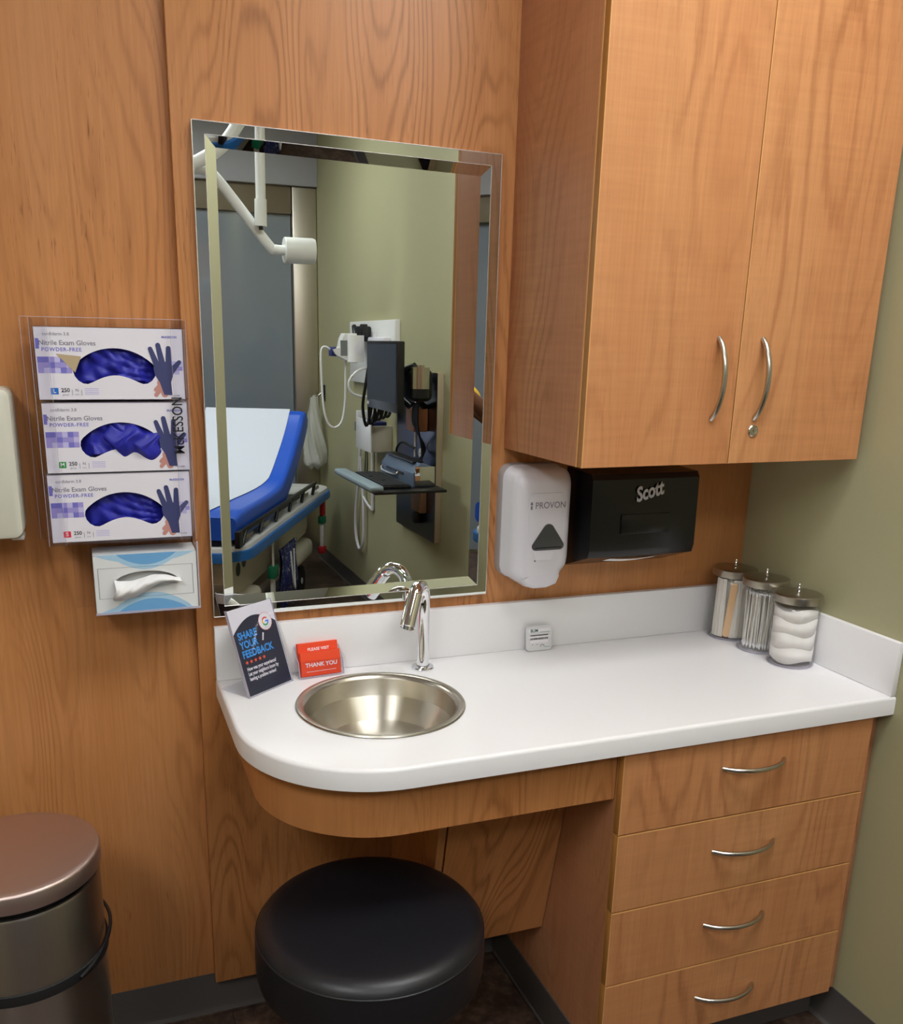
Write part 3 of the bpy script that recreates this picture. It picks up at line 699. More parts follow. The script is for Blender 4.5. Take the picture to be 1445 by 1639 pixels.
MB(mat('soap_panel', (222, 220, 226), .3)).prism([[(-.036, .098), (.036, .098), (.0445, .085), (.040, -.005), (.020, -.055), (-.020, -.055), (-.040, -.005), (-.0445, .085)]], SF, 0, .0012, bev=.0008).build('front_panel', sd_)
win = []
for cx, cy, r, a0, a1 in ((.000, .026, .014, 30, 150), (-.0300, -.010, .010, 150, 270), (.0300, -.010, .010, 270, 390)):
    win += circle(cx, cy, r, 8, math.radians(a0), math.radians(a1), close=False)
MB(M_DARKGREY).prism([win], SF @ Matrix.Translation((0.008, -.012, 0)), .0, .0036, bev=.0012).build('level_window', sd_)
MB(M_BLACKMATTE).box(-.033, .033, -.0155, -.0125, .0013, .0042, M=SF @ Matrix.Translation((.008, -.012, 0)), bev=.001).build('window_lip', sd_)
MB(M_GREYINK).text('PROVON', .0205, SF @ Matrix.Translation((.010, .070, .0014)), bold=.008, sx=.90).prism([circle(-.037, .0745, .0032, 14)], SF @ Matrix.Translation((0, 0, .0014)), 0, 0).box(-.0392, -.0348, .062, .0700, .0013, .0015, M=SF).box(-.0400, -.0340, .0775, .0785, .0013, .0015, M=SF).build('lettering', sd_)
MB(M_BLACK).lathe([(.0017, 0), (0, .0002)], M=SF @ Matrix.Translation((-.022, -.056, .0006))).build('indicator_dot', sd_)

td = thing('paper_towel_dispenser', 'black folded paper towel dispenser under the wall cabinet', 'dispenser', (.97, 0, 1.063))
M_TD = mat('black_gloss_plastic', (9, 10, 13), .22); M_TD2 = mat('black_smoke_panel', (7, 8, 9), .1)
tx0, tx1 = .8300, 1.1120
pts = [(-.0005, 1.063), (-.118, 1.106), (-.124, 1.125), (-.121, 1.285), (-.112, 1.297), (-.0005, 1.302)]
tdm = MB(M_TD); t = bmesh.new()
def tri(x, s): return [t.verts.new((x, y, z if not s else z)) for y, z in pts]
n = 16; rings = []
for i in range(n+1):
    u = i/n; x = tx0+(tx1-tx0)*u; bow = .006*(1-(2*u-1)**2)
    rings.append([t.verts.new((x, y-(bow if y < -.05 else 0), z)) for y, z in pts])
for a, b in zip(rings, rings[1:]):
    for i in range(len(a)):
        j = (i+1) % len(a); t.faces.new((a[i], a[j], b[j], b[i]))
t.faces.new(rings[0]); t.faces.new(rings[-1][::-1]); bmesh.ops.recalc_face_normals(t, faces=t.faces)
tdm._add(t); tdm.build('housing', td, angle=25)
MB(M_TD).box(.905, 1.035, -.1302, -.1285, 1.160, 1.205, bev=.001).build('refill_window', td)
MB(mat('silver_print', (200, 200, 206), .35)).text('Scott', .046, frame((.9720, -.1315, 1.256), (.97, 0, .24), (-.24, 0, .97), (0, -1, 0)), bold=.03, shear=.25, sx=.74, depth=.0004).build('lettering', td)
MB(mat('towel_slot_steel', (70, 68, 68), .3, .8)).poly([(.87, -.102, 1.0995), (1.08, -.102, 1.0995), (1.06, -.035, 1.0751), (.90, -.035, 1.0751)]).build('slot_tray', td)
tag(MB(M_TISSUE).grid(lambda u, v: (.90+.13*u, -.102+.034*v, 1.0975-.0125*v-.004*math.sin(PI*u)), 12, 6).build('paper_towel'), 'white paper towel edge showing in the slot under the black dispenser', 'paper towel')

# ================================================================== THINGS ON THE COUNTER
# sign holder
S0, S1 = V((.049, -.139, HC+.0006)), V((.155, -.063, HC+.0006)); SU = (S1-S0).normalized(); SN = V((-SU.y, SU.x, 0))
tilt = math.radians(19); SV = V((0, 0, 1))*math.cos(tilt)+SN*math.sin(tilt); SW = SU.cross(SV)
SL, SWD = .187, .130
sh = thing('sign_holder', 'slanted clear acrylic sign holder with feedback flyer left of the sink', 'sign', tuple((S0+S1)/2+SN*.04))
FS = frame(S0, SU, SV, SW)      # n towards the viewer
MB(M_ACRYL, M_ACRYLEDGE).box(0, SWD, 0, SL, -.0052, -.0034, M=FS).box(0, SWD, 0, SL, 0, .0016, M=FS).box(0, SWD, -.0002, .0016, -.0036, .0, M=FS).box(0, .0009, 0, SL, -.0052, .0018, m=1, M=FS).box(SWD-.0009, SWD, 0, SL, -.0052, .0018, m=1, M=FS)\
  .box(0, SWD, 0, .085, .0000, .0018, M=frame(S0, SU, SN, (0, 0, 1))).build('acrylic_stand', sh)
fl = MB(M_WHITE, mat('flyer_navy', (42, 46, 66), .45), mat('flyer_blue', (60, 160, 240), .45), mat('flyer_orange', (240, 96, 60), .45), M_REDINK, mat('logo_red', (232, 66, 52), .4), mat('logo_yellow', (250, 188, 5), .4), mat('logo_green', (52, 168, 83), .4), mat('logo_blue', (66, 133, 244), .4), M_INK)
fl.box(.0012, SWD-.0012, .0018, SL-.002, -.0033, -.0006, M=FS)
fl.box(.0012, SWD-.0012, .0018, .16, -.0033, -.0031, m=1, M=FS)
e = -.0004
arc = [(.0022, .003), (SWD-.0022, .003), (SWD-.0022, .137)]+[(SWD-.0022-(SWD-.0044)*i/20, .137+.028*math.sin(PI*i/20)**.9-.004*(i/20)) for i in range(1, 20)]+[(.0022, .133)]
fl.prism([arc], FS @ Matrix.Translation((0, 0, e)), 0, 0, m=1)
def fa_(x, y, k=2): return FS @ Matrix.Translation((x, y, e+.0001*k))
fl.text('SHARE', .0215, fa_(.0125, .127), 2, bold=.028, align='LEFT', sx=.86)
fl.text('YOUR', .0215, fa_(.0125, .1075), 2, bold=.028, align='LEFT', sx=.86)
fl.text('FEEDBACK', .0215, fa_(.0125, .088), 2, bold=.028, align='LEFT', sx=.86)
for k in range(5):
    cx, cy = .019+k*.0125, .0715
    fl.prism([[(cx+(.0048 if i % 2 == 0 else .0022)*math.sin(2*PI*i/10), cy+(.0048 if i % 2 == 0 else .0022)*math.cos(2*PI*i/10)) for i in range(10)][::-1]], fa_(0, 0), 0, 0, m=3)
for k, s in enumerate(('How was your experience?', 'Let your neighbors know by', 'leaving a positive review!')):
    fl.text(s, .0104, fa_(.0145, .0575-k*.0105), 0, bold=.03, align='LEFT', sx=.74)
gx, gy = .098, .1425
fl.prism([circle(gx, gy, .0192, 40)], fa_(0, 0, 3), 0, 0, m=3); fl.prism([[(gx+(.0180+.0009*(i % 2))*math.cos(2*PI*i/36), gy+(.0180+.0009*(i % 2))*math.sin(2*PI*i/36)) for i in range(36)]], fa_(0, 0, 4), 0, 0, m=0)
for a0, a1, mm in ((40, 150, 5), (150, 205, 6), (205, 312, 7), (312, 360, 8)):
    o_ = circle(gx, gy, .0094, 16, math.radians(a0), math.radians(a1), close=False); i_ = circle(gx, gy, .0062, 16, math.radians(a0), math.radians(a1), close=False)[::-1]
    fl.prism([o_+i_], fa_(0, 0, 5), 0, 0, m=mm)
fl.box(gx, gx+.0094, gy-.0016, gy+.0016, 0, .00005, m=8, M=fa_(0, 0, 5))
fl.prism([[(gx-.022, gy-.037), (gx-.018, gy-.037), (gx-.012, gy-.022), (gx-.016, gy-.021)]], fa_(0, 0, 3), 0, 0, m=0)
fl.build('flyer', sh)

# card holder with two stacks of cards
K0, K1 = V((.168, -.062, HC+.0006)), V((.2745, -.052, HC+.0006)); KU = (K1-K0).normalized(); KN = V((-KU.y, KU.x, 0)); kt = math.radians(12)
KV = V((0, 0, 1))*math.cos(kt)+KN*math.sin(kt); KW = KU.cross(KV)
ch = thing('card_holder', 'small clear two-tier card holder between the flyer and sink', 'card holder', tuple((K0+K1)/2))
FK = frame(K0+V((0, 0, .0036)), KU, KV, KW)
KWd = .1065
k = MB(M_ACRYL, M_ACRYLEDGE)
k.box(.003, KWd-.003, 0, .034, .000, .0018, M=FK).box(.003, KWd-.003, .0, .046, -.0130, -.0115, M=FK).box(.003, KWd-.003, 0, .070, -.0265, -.025, M=FK)
k.box(.003, KWd-.003, -.0022, -.0004, -.0265, .0018, M=FK)
for xx in (.0014, KWd-.003):
    k.prism([[(0, -.002), (.0, .030), (-.012, .046), (-.0265, .066), (-.0265, -.002)]], FK @ frame((xx, 0, 0), (0, 0, 1), (0, 1, 0), (1, 0, 0)), 0, .0016, m=0)
    k.tube([FK @ V((xx+.0008, a, b)) for a, b in ((-.002, .0), (.030, .0), (.046, -.012), (.066, -.0265))], .0009, seg=6, m=1)
k.tube([FK @ V((.002, -.001, .0015)), FK @ V((KWd-.002, -.001, .0015))], .001, seg=6, m=1)
k.build('acrylic_pocket', ch)
M_ORANGE = mat('orange_card', (240, 78, 40), .5)
for nm, vz, nz, txt, lb in (('card_stack', .0, -.0113, 'THANK YOU', 'orange THANK YOU cards in the front pocket of the card holder'), ('card_stack', .019, -.0248, 'PLEASE VISIT', 'orange cards in the rear pocket of the card holder')):
    FC = FK @ Matrix.Translation((.0072, vz, nz))
    c = MB(M_ORANGE, M_WHITE); 
    for q in range(9): c.box(0+(q % 3)*.0003, .0915+(q % 2)*.0003, .0004, .0530, q*.0012, q*.0012+.0011, M=FC)
    c.text(txt, .0125 if vz == 0 else .009, FC @ Matrix.Translation((.047, .0245 if vz == 0 else .0385, .01085)), 1, bold=.025)
    c.prism([[(.012, .010), (.080, .010), (.080, .0108), (.012, .0108)]], FC @ Matrix.Translation((0, 0, .01085)), 0, 0, m=1)
    tag(c.build(nm), lb, 'cards')

# little white tag leaning on the back splash
TU = face_frame(.7285, -.0330, HC+.0008); TU = TU @ Matrix.Rotation(math.radians(-6), 4, 'X')
sm = MB(mat('tag_plastic', (222, 222, 224), .3), M_WHITE, M_GREYINK, M_INK, mat('tag_green', (130, 170, 160), .5), mat('tag_dark_green', (40, 90, 84), .5))
sm.prism([rrect(0, .066, 0, .0600, .007)], TU, 0, .0085, bev=.0015)
sm.prism([[(.004, .045), (.062, .045), (.062, .0545), (.004, .0545)]], TU @ Matrix.Translation((0, 0, .0088)), 0, 0, m=1)
sm.text('BLIM', .0108, TU @ Matrix.Translation((.0185, .0495, .0091)), 5, bold=.02, sx=.9)
sm.prism([[(.034, .0448), (.060, .0448), (.060, .0460), (.034, .0460)]], TU @ Matrix.Translation((0, 0, .0090)), 0, 0, m=4)
sm.prism([[(.008, .0370), (.056, .0370), (.056, .0392), (.008, .0392)]], TU @ Matrix.Translation((0, 0, .0089)), 0, 0, m=3)
sm.prism([[(.004, .0325), (.062, .0325), (.062, .0358), (.004, .0358)]], TU @ Matrix.Translation((0, 0, .0089)), 0, 0, m=1)
rr = random.Random(3); xx = .008
while xx < .055:
    ww = rr.uniform(.0006, .0022); sm.prism([[(xx, .0275), (xx+ww, .0275), (xx+ww, .0318), (xx, .0318)]], TU @ Matrix.Translation((0, 0, .0089)), 0, 0, m=3); xx += ww+rr.uniform(.0005, .0013)
sm.prism([[(.008, .0195), (.056, .0195), (.056, .0265), (.008, .0265)]], TU @ Matrix.Translation((0, 0, .0089)), 0, 0, m=1)
sm.prism([circle(.040, .009, .0060, 24, 0, PI, close=False)+circle(.040, .009, .0046, 24, 0, PI, close=False)[::-1]], TU @ Matrix.Translation((0, 0, .0089)), 0, 0, m=2)
sm.prism([[(.047, .0075), (.060, .0075), (.060, .0088), (.047, .0088)]], TU @ Matrix.Translation((0, 0, .0089)), 0, 0, m=4)
for cx in (.014, .026): sm.prism([circle(cx, .0155, .0012, 12)], TU @ Matrix.Translation((0, 0, .0089)), 0, 0, m=2)
tag(sm.build('indicator_tag'), 'small white square tag with barcode leaning on the back splash', 'tag')

# ---- glass jars
def jar(x, y, h, label, tw=0.0):
    t = thing('glass_jar', label, 'jar', (x, y, HC), group='glass sundry jars with steel lids in the counter corner')
    r = .0525
    b = h-.040
    prof = [(0, .0006), (r-.006, .0006), (r-.001, .003), (r, .008), (r, b-.012), (r-.003, b-.004), (r-.008, b+.002), (r-.009, b+.008), (r-.0075, b+.010), (r-.0075, b+.014)]
    inner = [(r-.0098, b+.014), (r-.0112, b+.002), (r-.0055, b-.006), (r-.0028, b-.014), (r-.0028, .010), (r-.008, .006), (0, .006)]
    j = MB(M_JAR, M_ACRYLEDGE).lathe(prof+inner, c=(x, y, HC), seg=64)
    j.lathe([(r-.0006, .0030), (r-.004, .0007), (r-.0075, .0007), (r-.0075, .0045), (r-.003, .0072)], c=(x, y, HC), seg=64, m=1)
    j.build('glass_body', t)
    lid = [(0, b+.0275), (r*.6, b+.0268), (r*.94, b+.0252), (r-.0005, b+.0243), (r+.0013, b+.0228), (r+.0015, b+.0210), (r+.0012, b+.006), (r-.0005, b+.0055), (r-.0005, b+.0170), (r-.004, b+.021), (0, b+.024)]
    l = MB(M_STEEL).lathe(lid[::-1], c=(x, y, HC), seg=64).build('lid', t)
    MB(M_CHROME).lathe([(.0045, b+.0282), (.003, b+.030), (.0026, b+.036), (.0034, b+.037), (.0028, b+.0385), (.0034, b+.0405), (.0036, b+.043), (.0025, b+.0455), (0, b+.046)], c=(x, y, HC), seg=20).build('knob', l)
    return t
J1, J2, J3 = (1.284, -.0725), (1.290, -.1800), (1.2915, -.2880)
jar(*J1, .196, 'glass jar holding wooden tongue depressors, nearest the back wall'); jar(*J2, .196, 'glass jar of cotton swabs, middle of the three jars'); jar(*J3, .186, 'glass jar stuffed with white cotton, nearest the room')
M_WOODSTICK = mat('pale_stick_wood', (226, 186, 140), .6); M_WRAP = mat('white_paper_wrap', (232, 228, 220), .6)
def stick(): # tongue depressor, standing, local
    s = [( -.0085, .010), (-.0085, .135)]+circle(0, .135, .0085, 8, PI, 0, close=False)[1:]+[(.0085, .135), (.0085, .010)]+circle(0, .010, .0085, 8, 0, -PI, close=False)[1:-1]
    return s[::-1]
F0 = frame((0, 0, 0), (1, 0, 0), (0, 0, 1), (0, -1, 0))
a = MB(M_WOODSTICK).prism([stick()], F0, 0, .0016); dep0 = a.build('tongue_depressor', at=(0, 0, 0), local=True)
a = MB(M_WRAP).prism([rrect(-.0105, .0105, .0, .150, .002)], F0, 0, .0026); wrp0 = a.build('wrapped_tongue_depressor', at=(0, 0, 0), local=True)
rg = random.Random(11); first = {'d': True, 'w': True}
def place(proto, key, loc, rot, label, cat, group):
    o = proto if first.get(key, False) else copy_tree(proto)
    first[key] = False
    o.location = loc; o.rotation_euler = rot; tag(o, label, cat, group); return o
va = math.atan2(-.86, -.5)
place(dep0, 'd', (J1[0]+.0445*math.cos(va-.30), J1[1]+.0445*math.sin(va-.30), HC+.0072), (0, math.radians(4), va-.30+PI/2), 'bare tan wooden tongue depressor at the front of the jar', 'tongue depressor', None)
for i in range(5):
    for j in range(5):
        u, v = -.026+.0125*i, -.026+.0125*j
        if u*u+v*v > .0325**2: continue
        px, py = J1[0]+u, J1[1]+v
        place(wrp0, 'w', (px, py, HC+.0072), (rg.uniform(-.02, .02), rg.uniform(-.03, .03), va+PI/2+rg.uniform(-.12, .12)), 'white paper-wrapped tongue depressor packed in the jar nearest the wall', 'tongue depressor', 'wrapped tongue depressors')
# four wrapped sticks pressed against the front glass
for k, da in enumerate((-1.0, -.70, .10, .45, .85)):
    place(wrp0, 'w', (J1[0]+.0425*math.cos(va+da), J1[1]+.0425*math.sin(va+da), HC+.0072), (0, rg.uniform(-.02, .03), va+da+PI/2), 'white paper-wrapped tongue depressor packed in the jar nearest the wall', 'tongue depressor', 'wrapped tongue depressors')
sw = MB(M_WRAP, M_WOODSTICK, M_TISSUE); sw.tube([(0, 0, .002), (0, 0, .140)], .0010, seg=6).ball((0, 0, .007), .0026, m=2, seg=8, sc=(1, 1, 2.4)).ball((0, 0, .136), .0024, m=2, seg=8, sc=(1, 1, 2.2))
sw0 = sw.build('cotton_swab', at=(0, 0, 0), local=True); first['s'] = True
M_PSW = mat('swab_shaft', (222, 208, 186), .5)
for i in range(86):
    rr_ = .043*math.sqrt((i+.5)/86); an = i*2.399963
    lean = .05*rr_/.043
    o = place(sw0, 's', (J2[0]+rr_*math.cos(an)*.93, J2[1]+rr_*math.sin(an)*.93, HC+.0072), (rg.uniform(-.035, .035), rg.uniform(-.035, .035), rg.uniform(0, 6)), 'thin white cotton swab standing in the middle jar', 'cotton swab', 'cotton swabs in the middle jar')
M_COTTON = mat('white_cotton', (238, 234, 230), .95, noise=((60, 60, 60), .02, .5))
def cotton_wad(k, z0, hh):
    mb = MB(M_COTTON); ph = k*1.7
    def f(u, v):
        a = 2*PI*u; 
        if v < .5: rr = .0480*min(1, v*2*1.0)**.3; zz = z0+.005*math.sin(3*a+ph)*(v*2)+.0
        else: rr = .0480*min(1, (1-v)*2)**.3; zz = z0+hh+.005*math.sin(3*a+ph+1.7)*(1-v)*2
        if .46 < v < .54: rr = .0484
        return (J3[0]+rr*math.cos(a), J3[1]+rr*math.sin(a), HC+zz)
    mb.grid(f, 48, 20, closed_u=True)
    return tag(mb.build('cotton_square', recalc=True, angle=180), ['flattened white cotton wad at the bottom of the jar nearest the room', 'second white cotton wad up in the jar nearest the room', 'third white cotton wad up in the jar nearest the room', 'creased white cotton wad on top in the jar nearest the room'][k], 'cotton', 'cotton wads in the jar')
for k in range(4): cotton_wad(k, .0130+k*.0330, .0325 if k < 3 else .026)

# ================================================================== STOOL
ST = (.218, -.438); sr = .22
st = thing('swivel_stool', 'round black vinyl swivel stool tucked under the sink', 'stool', (ST[0], ST[1], 0))
SZ = .017
mb = MB(M_LEATHER)
pr = [(0, .509)]
for i in range(1, 13): u = i/12; pr.append((.178*u, .509-.006*u**3))
pr += [(.190, .5005), (.199, .494), (.2045, .487), (.2075, .480)]
sk_ = 1.05
mb.lathe([(a*sk_, b+SZ) for a, b in pr[::-1]], c=(ST[0], ST[1], 0), seg=96)
mb.lathe([(a*sk_, b+SZ) for a, b in [(.185, .375), (.199, .379), (.2065, .388), (.2095, .402), (.2105, .43), (.2100, .462), (.2080, .478)]], c=(ST[0], ST[1], 0), seg=96)
mb.build('seat', st, angle=60)
MB(M_LEATHER).lathe([(.2070*sk_+.0024*math.cos(a), .4790+SZ+.0024*math.sin(a)) for a in [2*PI*i/10 for i in range(11)]], c=(ST[0], ST[1], 0), seg=96).build('piping', st)
MB(M_BLACK).lathe([(0, .372+SZ), (.193, .3735+SZ)][::-1], c=(ST[0], ST[1], 0), seg=64).lathe([(.0, .340), (.07, .342), (.075, .372+SZ)], c=(ST[0], ST[1], 0)).build('seat_plate', st)
MB(M_CHROME, M_BLACK).cyl((ST[0], ST[1], .22), (ST[0], ST[1], .345), .0125).cyl((ST[0], ST[1], .07), (ST[0], ST[1], .24), .025, m=1).build('gas_column', st)
MB(M_BLACK).tube([(ST[0]-.02, ST[1], .362), (ST[0]-.08, ST[1]-.11, .358), (ST[0]-.10, ST[1]-.165, .352)], .005).build('height_lever', st)
for k_ in range(5):
    an = math.radians(44+72*k_); dx, dy = math.cos(an), math.sin(an)
    lg = MB(M_BLACK).tube([(ST[0]+dx*.02, ST[1]+dy*.02, .085), (ST[0]+dx*.14, ST[1]+dy*.14, .078), (ST[0]+dx*.275, ST[1]+dy*.275, .064)], [.020, .016, .012], seg=12).build('leg', st)
    cx, cy = ST[0]+dx*.285, ST[1]+dy*.285
    cs = MB(M_BLACKMATTE); cs.cyl((cx, cy, .030), (cx, cy, .068), .006)
    px_, py_ = -dy, dx
    for s in (-1, 1): cs.cyl((cx+px_*s*.006, cy+py_*s*.006, .0255), (cx+px_*s*.020, cy+py_*s*.020, .0255), .025)
    cs.build('caster', lg)

# ================================================================== TRASH CAN
TC = (-.410, -.266)
tc = thing('trash_can', 'round stainless steel step trash can with domed lid, bottom left', 'trash can', (TC[0], TC[1], 0))
R_ = .148
M_LID = mat('lid_steel', (206, 186, 178), .46, 1.0)
MB(M_DARKSTEEL).lathe([(R_-.004, .02), (R_-.002, .03), (R_-.002, .447), (R_-.001, .450), (R_-.001, .475), (R_-.002, .478), (R_-.002, .615), (R_-.004, .620), (R_-.010, .621)], c=(TC[0], TC[1], 0), seg=96).build('body', tc)
MB(M_BLACKMATTE).lathe([(R_+.001, .0005), (R_+.002, .022), (R_-.006, .030)], c=(TC[0], TC[1], 0), seg=96, cap0=True).build('plastic_base', tc)
MB(M_BLACKMATTE).lathe([(R_-.014, .619), (R_-.013, .634)], c=(TC[0], TC[1], 0), seg=96).build('inner_rim', tc)
bd = MB(M_BLACKMATTE, M_STEEL).lathe([(R_-.0005, .452), (R_+.0025, .4535), (R_+.0032, .463), (R_+.0025, .4735), (R_-.0005, .475)], c=(TC[0], TC[1], 0), seg=96)
hp = [(TC[0]+(R_+.008)*math.cos(a), TC[1]+(R_+.008)*math.sin(a), .463+.034*max(0, math.cos((a-.35)/1.25*PI/2))) for a in [math.radians(-50+10*i) for i in range(15)]]
bd.build('handle_band', tc)
MB(M_STEEL, M_BLACK).tube(hp, .0035, seg=8, smooth_n=3, m=1).build('carry_handle', tc)
lp = [(R_-.002, .6340), (R_+.0015, .6345), (R_+.0025, .637), (R_+.0022, .6640), (R_+.0008, .6675), (R_-.0025, .6695), (R_-.012, .6708), (R_*.6, .6745), (R_*.3, .6765), (0, .677)]
MB(M_LID).lathe(lp, c=(TC[0], TC[1], 0), seg=96).build('lid', tc, angle=45)
MB(M_BLACK).box(TC[0]-.05, TC[0]+.05, TC[1]-R_-.035, TC[1]-R_+.006, .008, .022, bev=.005).build('pedal', tc)

# ================================================================== THE ROOM SEEN IN THE MIRROR
# ---- steel wall plate with workstation arms on the sage wall
M_PLATE = mat('dark_brushed_plate', (112, 112, 118), .28, 1.0, noise=((300, 300, 5), .07, 0))
wp = thing('wall_plate', 'tall dark steel wall plate carrying the computer arms on the sage wall', 'wall plate', (XR, -2.485, .63))
MB(M_PLATE).box(XR-.034, XR-.0325, -2.78, -2.19, .63, 1.44).build('steel_face', wp)
MB(mat('plate_edge_tan', (170, 156, 128), .5)).box(XR-.0324, XR-.0005, -2.7795, -2.1905, .6305, 1.4395, bev=.002).build('backing_box', wp)
for k, z in enumerate((1.045, .975)):
    ou = MB(M_WHITEPL, M_BLACK).prism([circle(0, 0, .026, 24)], frame((XR-.0342, -2.40, z), (0, -1, 0), (0, 0, 1), (-1, 0, 0)), 0, .004, bev=.001)
    ou.box(XR-.0388, XR-.0383, -2.408, -2.405, z-.004, z+.006, m=1).box(XR-.0388, XR-.0383, -2.395, -2.392, z-.004, z+.006, m=1).build('outlet', wp)
# monitor on its arm
mo = thing('computer_monitor', 'black flat computer monitor with dark screen on a wall arm', 'monitor', (1.10, -2.34, 1.26))
MB(M_BLACK).box(1.10, 1.135, -2.585, -2.10, 1.262, 1.580, bev=.006).build('housing', mo)
MB(mat('dark_blue_screen', (34, 44, 66), .08, coat=.5)).box(1.0985, 1.0998, -2.568, -2.117, 1.305, 1.566).build('screen', mo)
MB(M_WHITEPL).box(1.0985, 1.0998, -2.572, -2.545, 1.278, 1.292).build('asset_sticker', mo)
MB(M_BLACK).box(1.135, 1.15, -2.39, -2.29, 1.37, 1.47, bev=.004).tube([(1.15, -2.34, 1.42), (1.20, -2.36, 1.42), (1.26, -2.44, 1.40), (1.325, -2.48, 1.36)], .020, seg=16).build('mount_arm', mo)
MB(M_WHITEPL).cyl((1.325, -2.48, 1.02), (1.325, -2.48, 1.38), .0065).build('arm_gas_spring', mo)
# keyboard tray
kt_ = thing('keyboard_tray', 'black keyboard tray with pale wrist rest on a wall bracket', 'keyboard tray', (1.08, -2.165, .93))
MB(M_BLACK).box(.925, 1.26, -2.47, -1.865, .935, .947, bev=.003).build('tray', kt_)
MB(mat('wrist_rest_grey_blue', (132, 148, 156), .5)).box(.90, .965, -2.475, -1.86, .9475, .974, bev=.010, seg=3).build('wrist_rest', kt_)
MB(M_BLACK, mat('bracket_tan', (150, 116, 86), .4, .3)).tube([(1.10, -2.10, .925), (1.20, -2.20, .915), (1.325, -2.38, .89)], .022, seg=14).box(1.29, 1.326, -2.44, -2.30, .76, .96, m=1, bev=.006).box(1.285, 1.326, -2.42, -2.36, .70, .76, bev=.004).build('bracket_arm', kt_)
kb = thing('keyboard', 'black computer keyboard on the tray behind the pale wrist rest', 'keyboard', (1.045, -2.165, .9475))
MB(M_BLACK).box(.975, 1.115, -2.395, -1.935, .9475, .962, bev=.003).build('case', kb)
km = MB(mat('key_grey', (44, 45, 48), .5))
for r_ in range(6):
    for c_ in range(20):
        if rg.random() < .03: continue
        x = .984+r_*.0208; y = -2.385+c_*.0224
        km.box(x, x+.0165, y, y+.0185, .962, .9665)
km.build('keys', kb)
# slate blue scanner unit behind the keyboard
su = thing('label_printer', 'slate blue and silver desktop unit at the back of the keyboard tray', 'printer', (1.185, -2.20, .9475))
MB(mat('slate_blue_plastic', (96, 112, 134), .35)).prism([[(-.055, 0), (.05, 0), (.05, .085), (-.02, .105), (-.055, .060)]], frame((1.190, -2.44, .9478), (1, 0, 0), (0, 0, 1), (0, -1, 0)), -.47, 0, bev=.004).build('housing', su)
MB(M_BLACK).box(1.1325, 1.137, -2.36, -2.10, .985, .996).box(1.15, 1.20, -2.42, -2.02, 1.048, 1.056).build('paper_slot', su)
MB(M_CHROME).tube([(1.135, -2.42, .990), (1.122, -2.40, .974), (1.122, -2.20, .974), (1.135, -2.18, .990)], .006, smooth_n=4).box(1.14, 1.235, -1.968, -1.955, .955, 1.04, bev=.004).build('carry_bar', su)
# handheld unit with chrome end, cradle and cables
hu = thing('handset_cradle', 'black handset cradle with chrome cylinder at the top of the steel plate', 'handset', (1.22, -2.17, 1.28))
MB(M_BLACK).box(1.19, 1.30, -2.33, -2.16, 1.31, 1.46, bev=.03, seg=3).tube([(1.22, -2.20, 1.47), (1.17, -2.26, 1.43), (1.16, -2.24, 1.34), (1.20, -2.20, 1.29)], .018, smooth_n=4).tube([(1.25, -2.25, 1.32), (1.29, -2.30, 1.29), (1.326, -2.33, 1.27)], .016).build('cradle', hu)
MB(M_NICKEL, M_BLACK).cyl((1.20, -2.075, 1.375), (1.20, -2.075, 1.468), .042, .042).cyl((1.20, -2.075, 1.468), (1.20, -2.075, 1.478), .018).cyl((1.20, -2.075, 1.335), (1.20, -2.075, 1.375), .040, m=1).box(1.20, 1.24, -2.17, -2.06, 1.36, 1.44, m=1).build('chrome_cylinder', hu)
MB(mat('tan_bracket', (176, 120, 82), .5)).box(1.25, 1.325, -2.42, -2.30, 1.16, 1.27, bev=.008).build('tan_bracket', hu)
cb = MB(M_BLACK)
for k in range(5):
    y = -2.24-.016*k; cb.tube([(1.24, y+.03, 1.30), (1.25, y, 1.20), (1.28+.01*k, y-.02, 1.08), (1.27, y-.01+.012*k, .99+.01*k), (1.32, -2.40+.01*k, .975)], .0048, seg=8, smooth_n=6)
cb.tube([(1.30, -2.42, 1.07), (1.26, -2.50, 1.09), (1.25, -2.56, 1.04), (1.29, -2.55, .99), (1.32, -2.50, .985)], .006, seg=8, smooth_n=6)
tag(cb.build('cable_bundle'), 'bundle of black cables hanging in front of the steel plate', 'cables')
# white instrument board, thermometer, cup and cords
ib = thing('instrument_board', 'white wall board behind the monitor on the sage wall', 'board', (XR, -3.285, 1.34))
MB(M_WHITEPL).box(XR-.030, XR-.0005, -3.73, -2.84, 1.34, 1.69, bev=.004).build('board', ib)
MB(M_GREYPL).box(XR-.075, XR-.0302, -3.20, -2.90, 1.54, 1.60, bev=.01).cyl((XR-.06, -3.10, 1.60), (XR-.06, -3.10, 1.625), .014).build('shelf_rail', ib)
MB(M_BLACK).box(XR-.10, XR-.0302, -3.40, -3.27, 1.575, 1.66, bev=.01).tube([(XR-.09, -3.42, 1.66), (XR-.10, -3.36, 1.60), (XR-.10, -3.34, 1.50)], .014, smooth_n=3).box(XR-.10, XR-.06, -3.27, -3.24, 1.60, 1.67, bev=.005).build('black_clamp', ib)
tm = thing('thermometer_unit', 'white handheld thermometer station with small grey display beside the monitor', 'thermometer', (1.20, -3.20, 1.48))
MB(M_WHITEPL).prism([[(1.09, 1.505), (1.13, 1.485), (1.16, 1.470), (1.21, 1.460), (1.21, 1.618), (1.145, 1.618), (1.13, 1.59), (1.12, 1.545), (1.075, 1.53)][::1]], face_frame(0, -3.20, 0), -.05, .05, bev=.01).tube([(1.200, -3.135, 1.466), (1.200, -3.135, 1.608)], .046, seg=20).build('housing', tm)
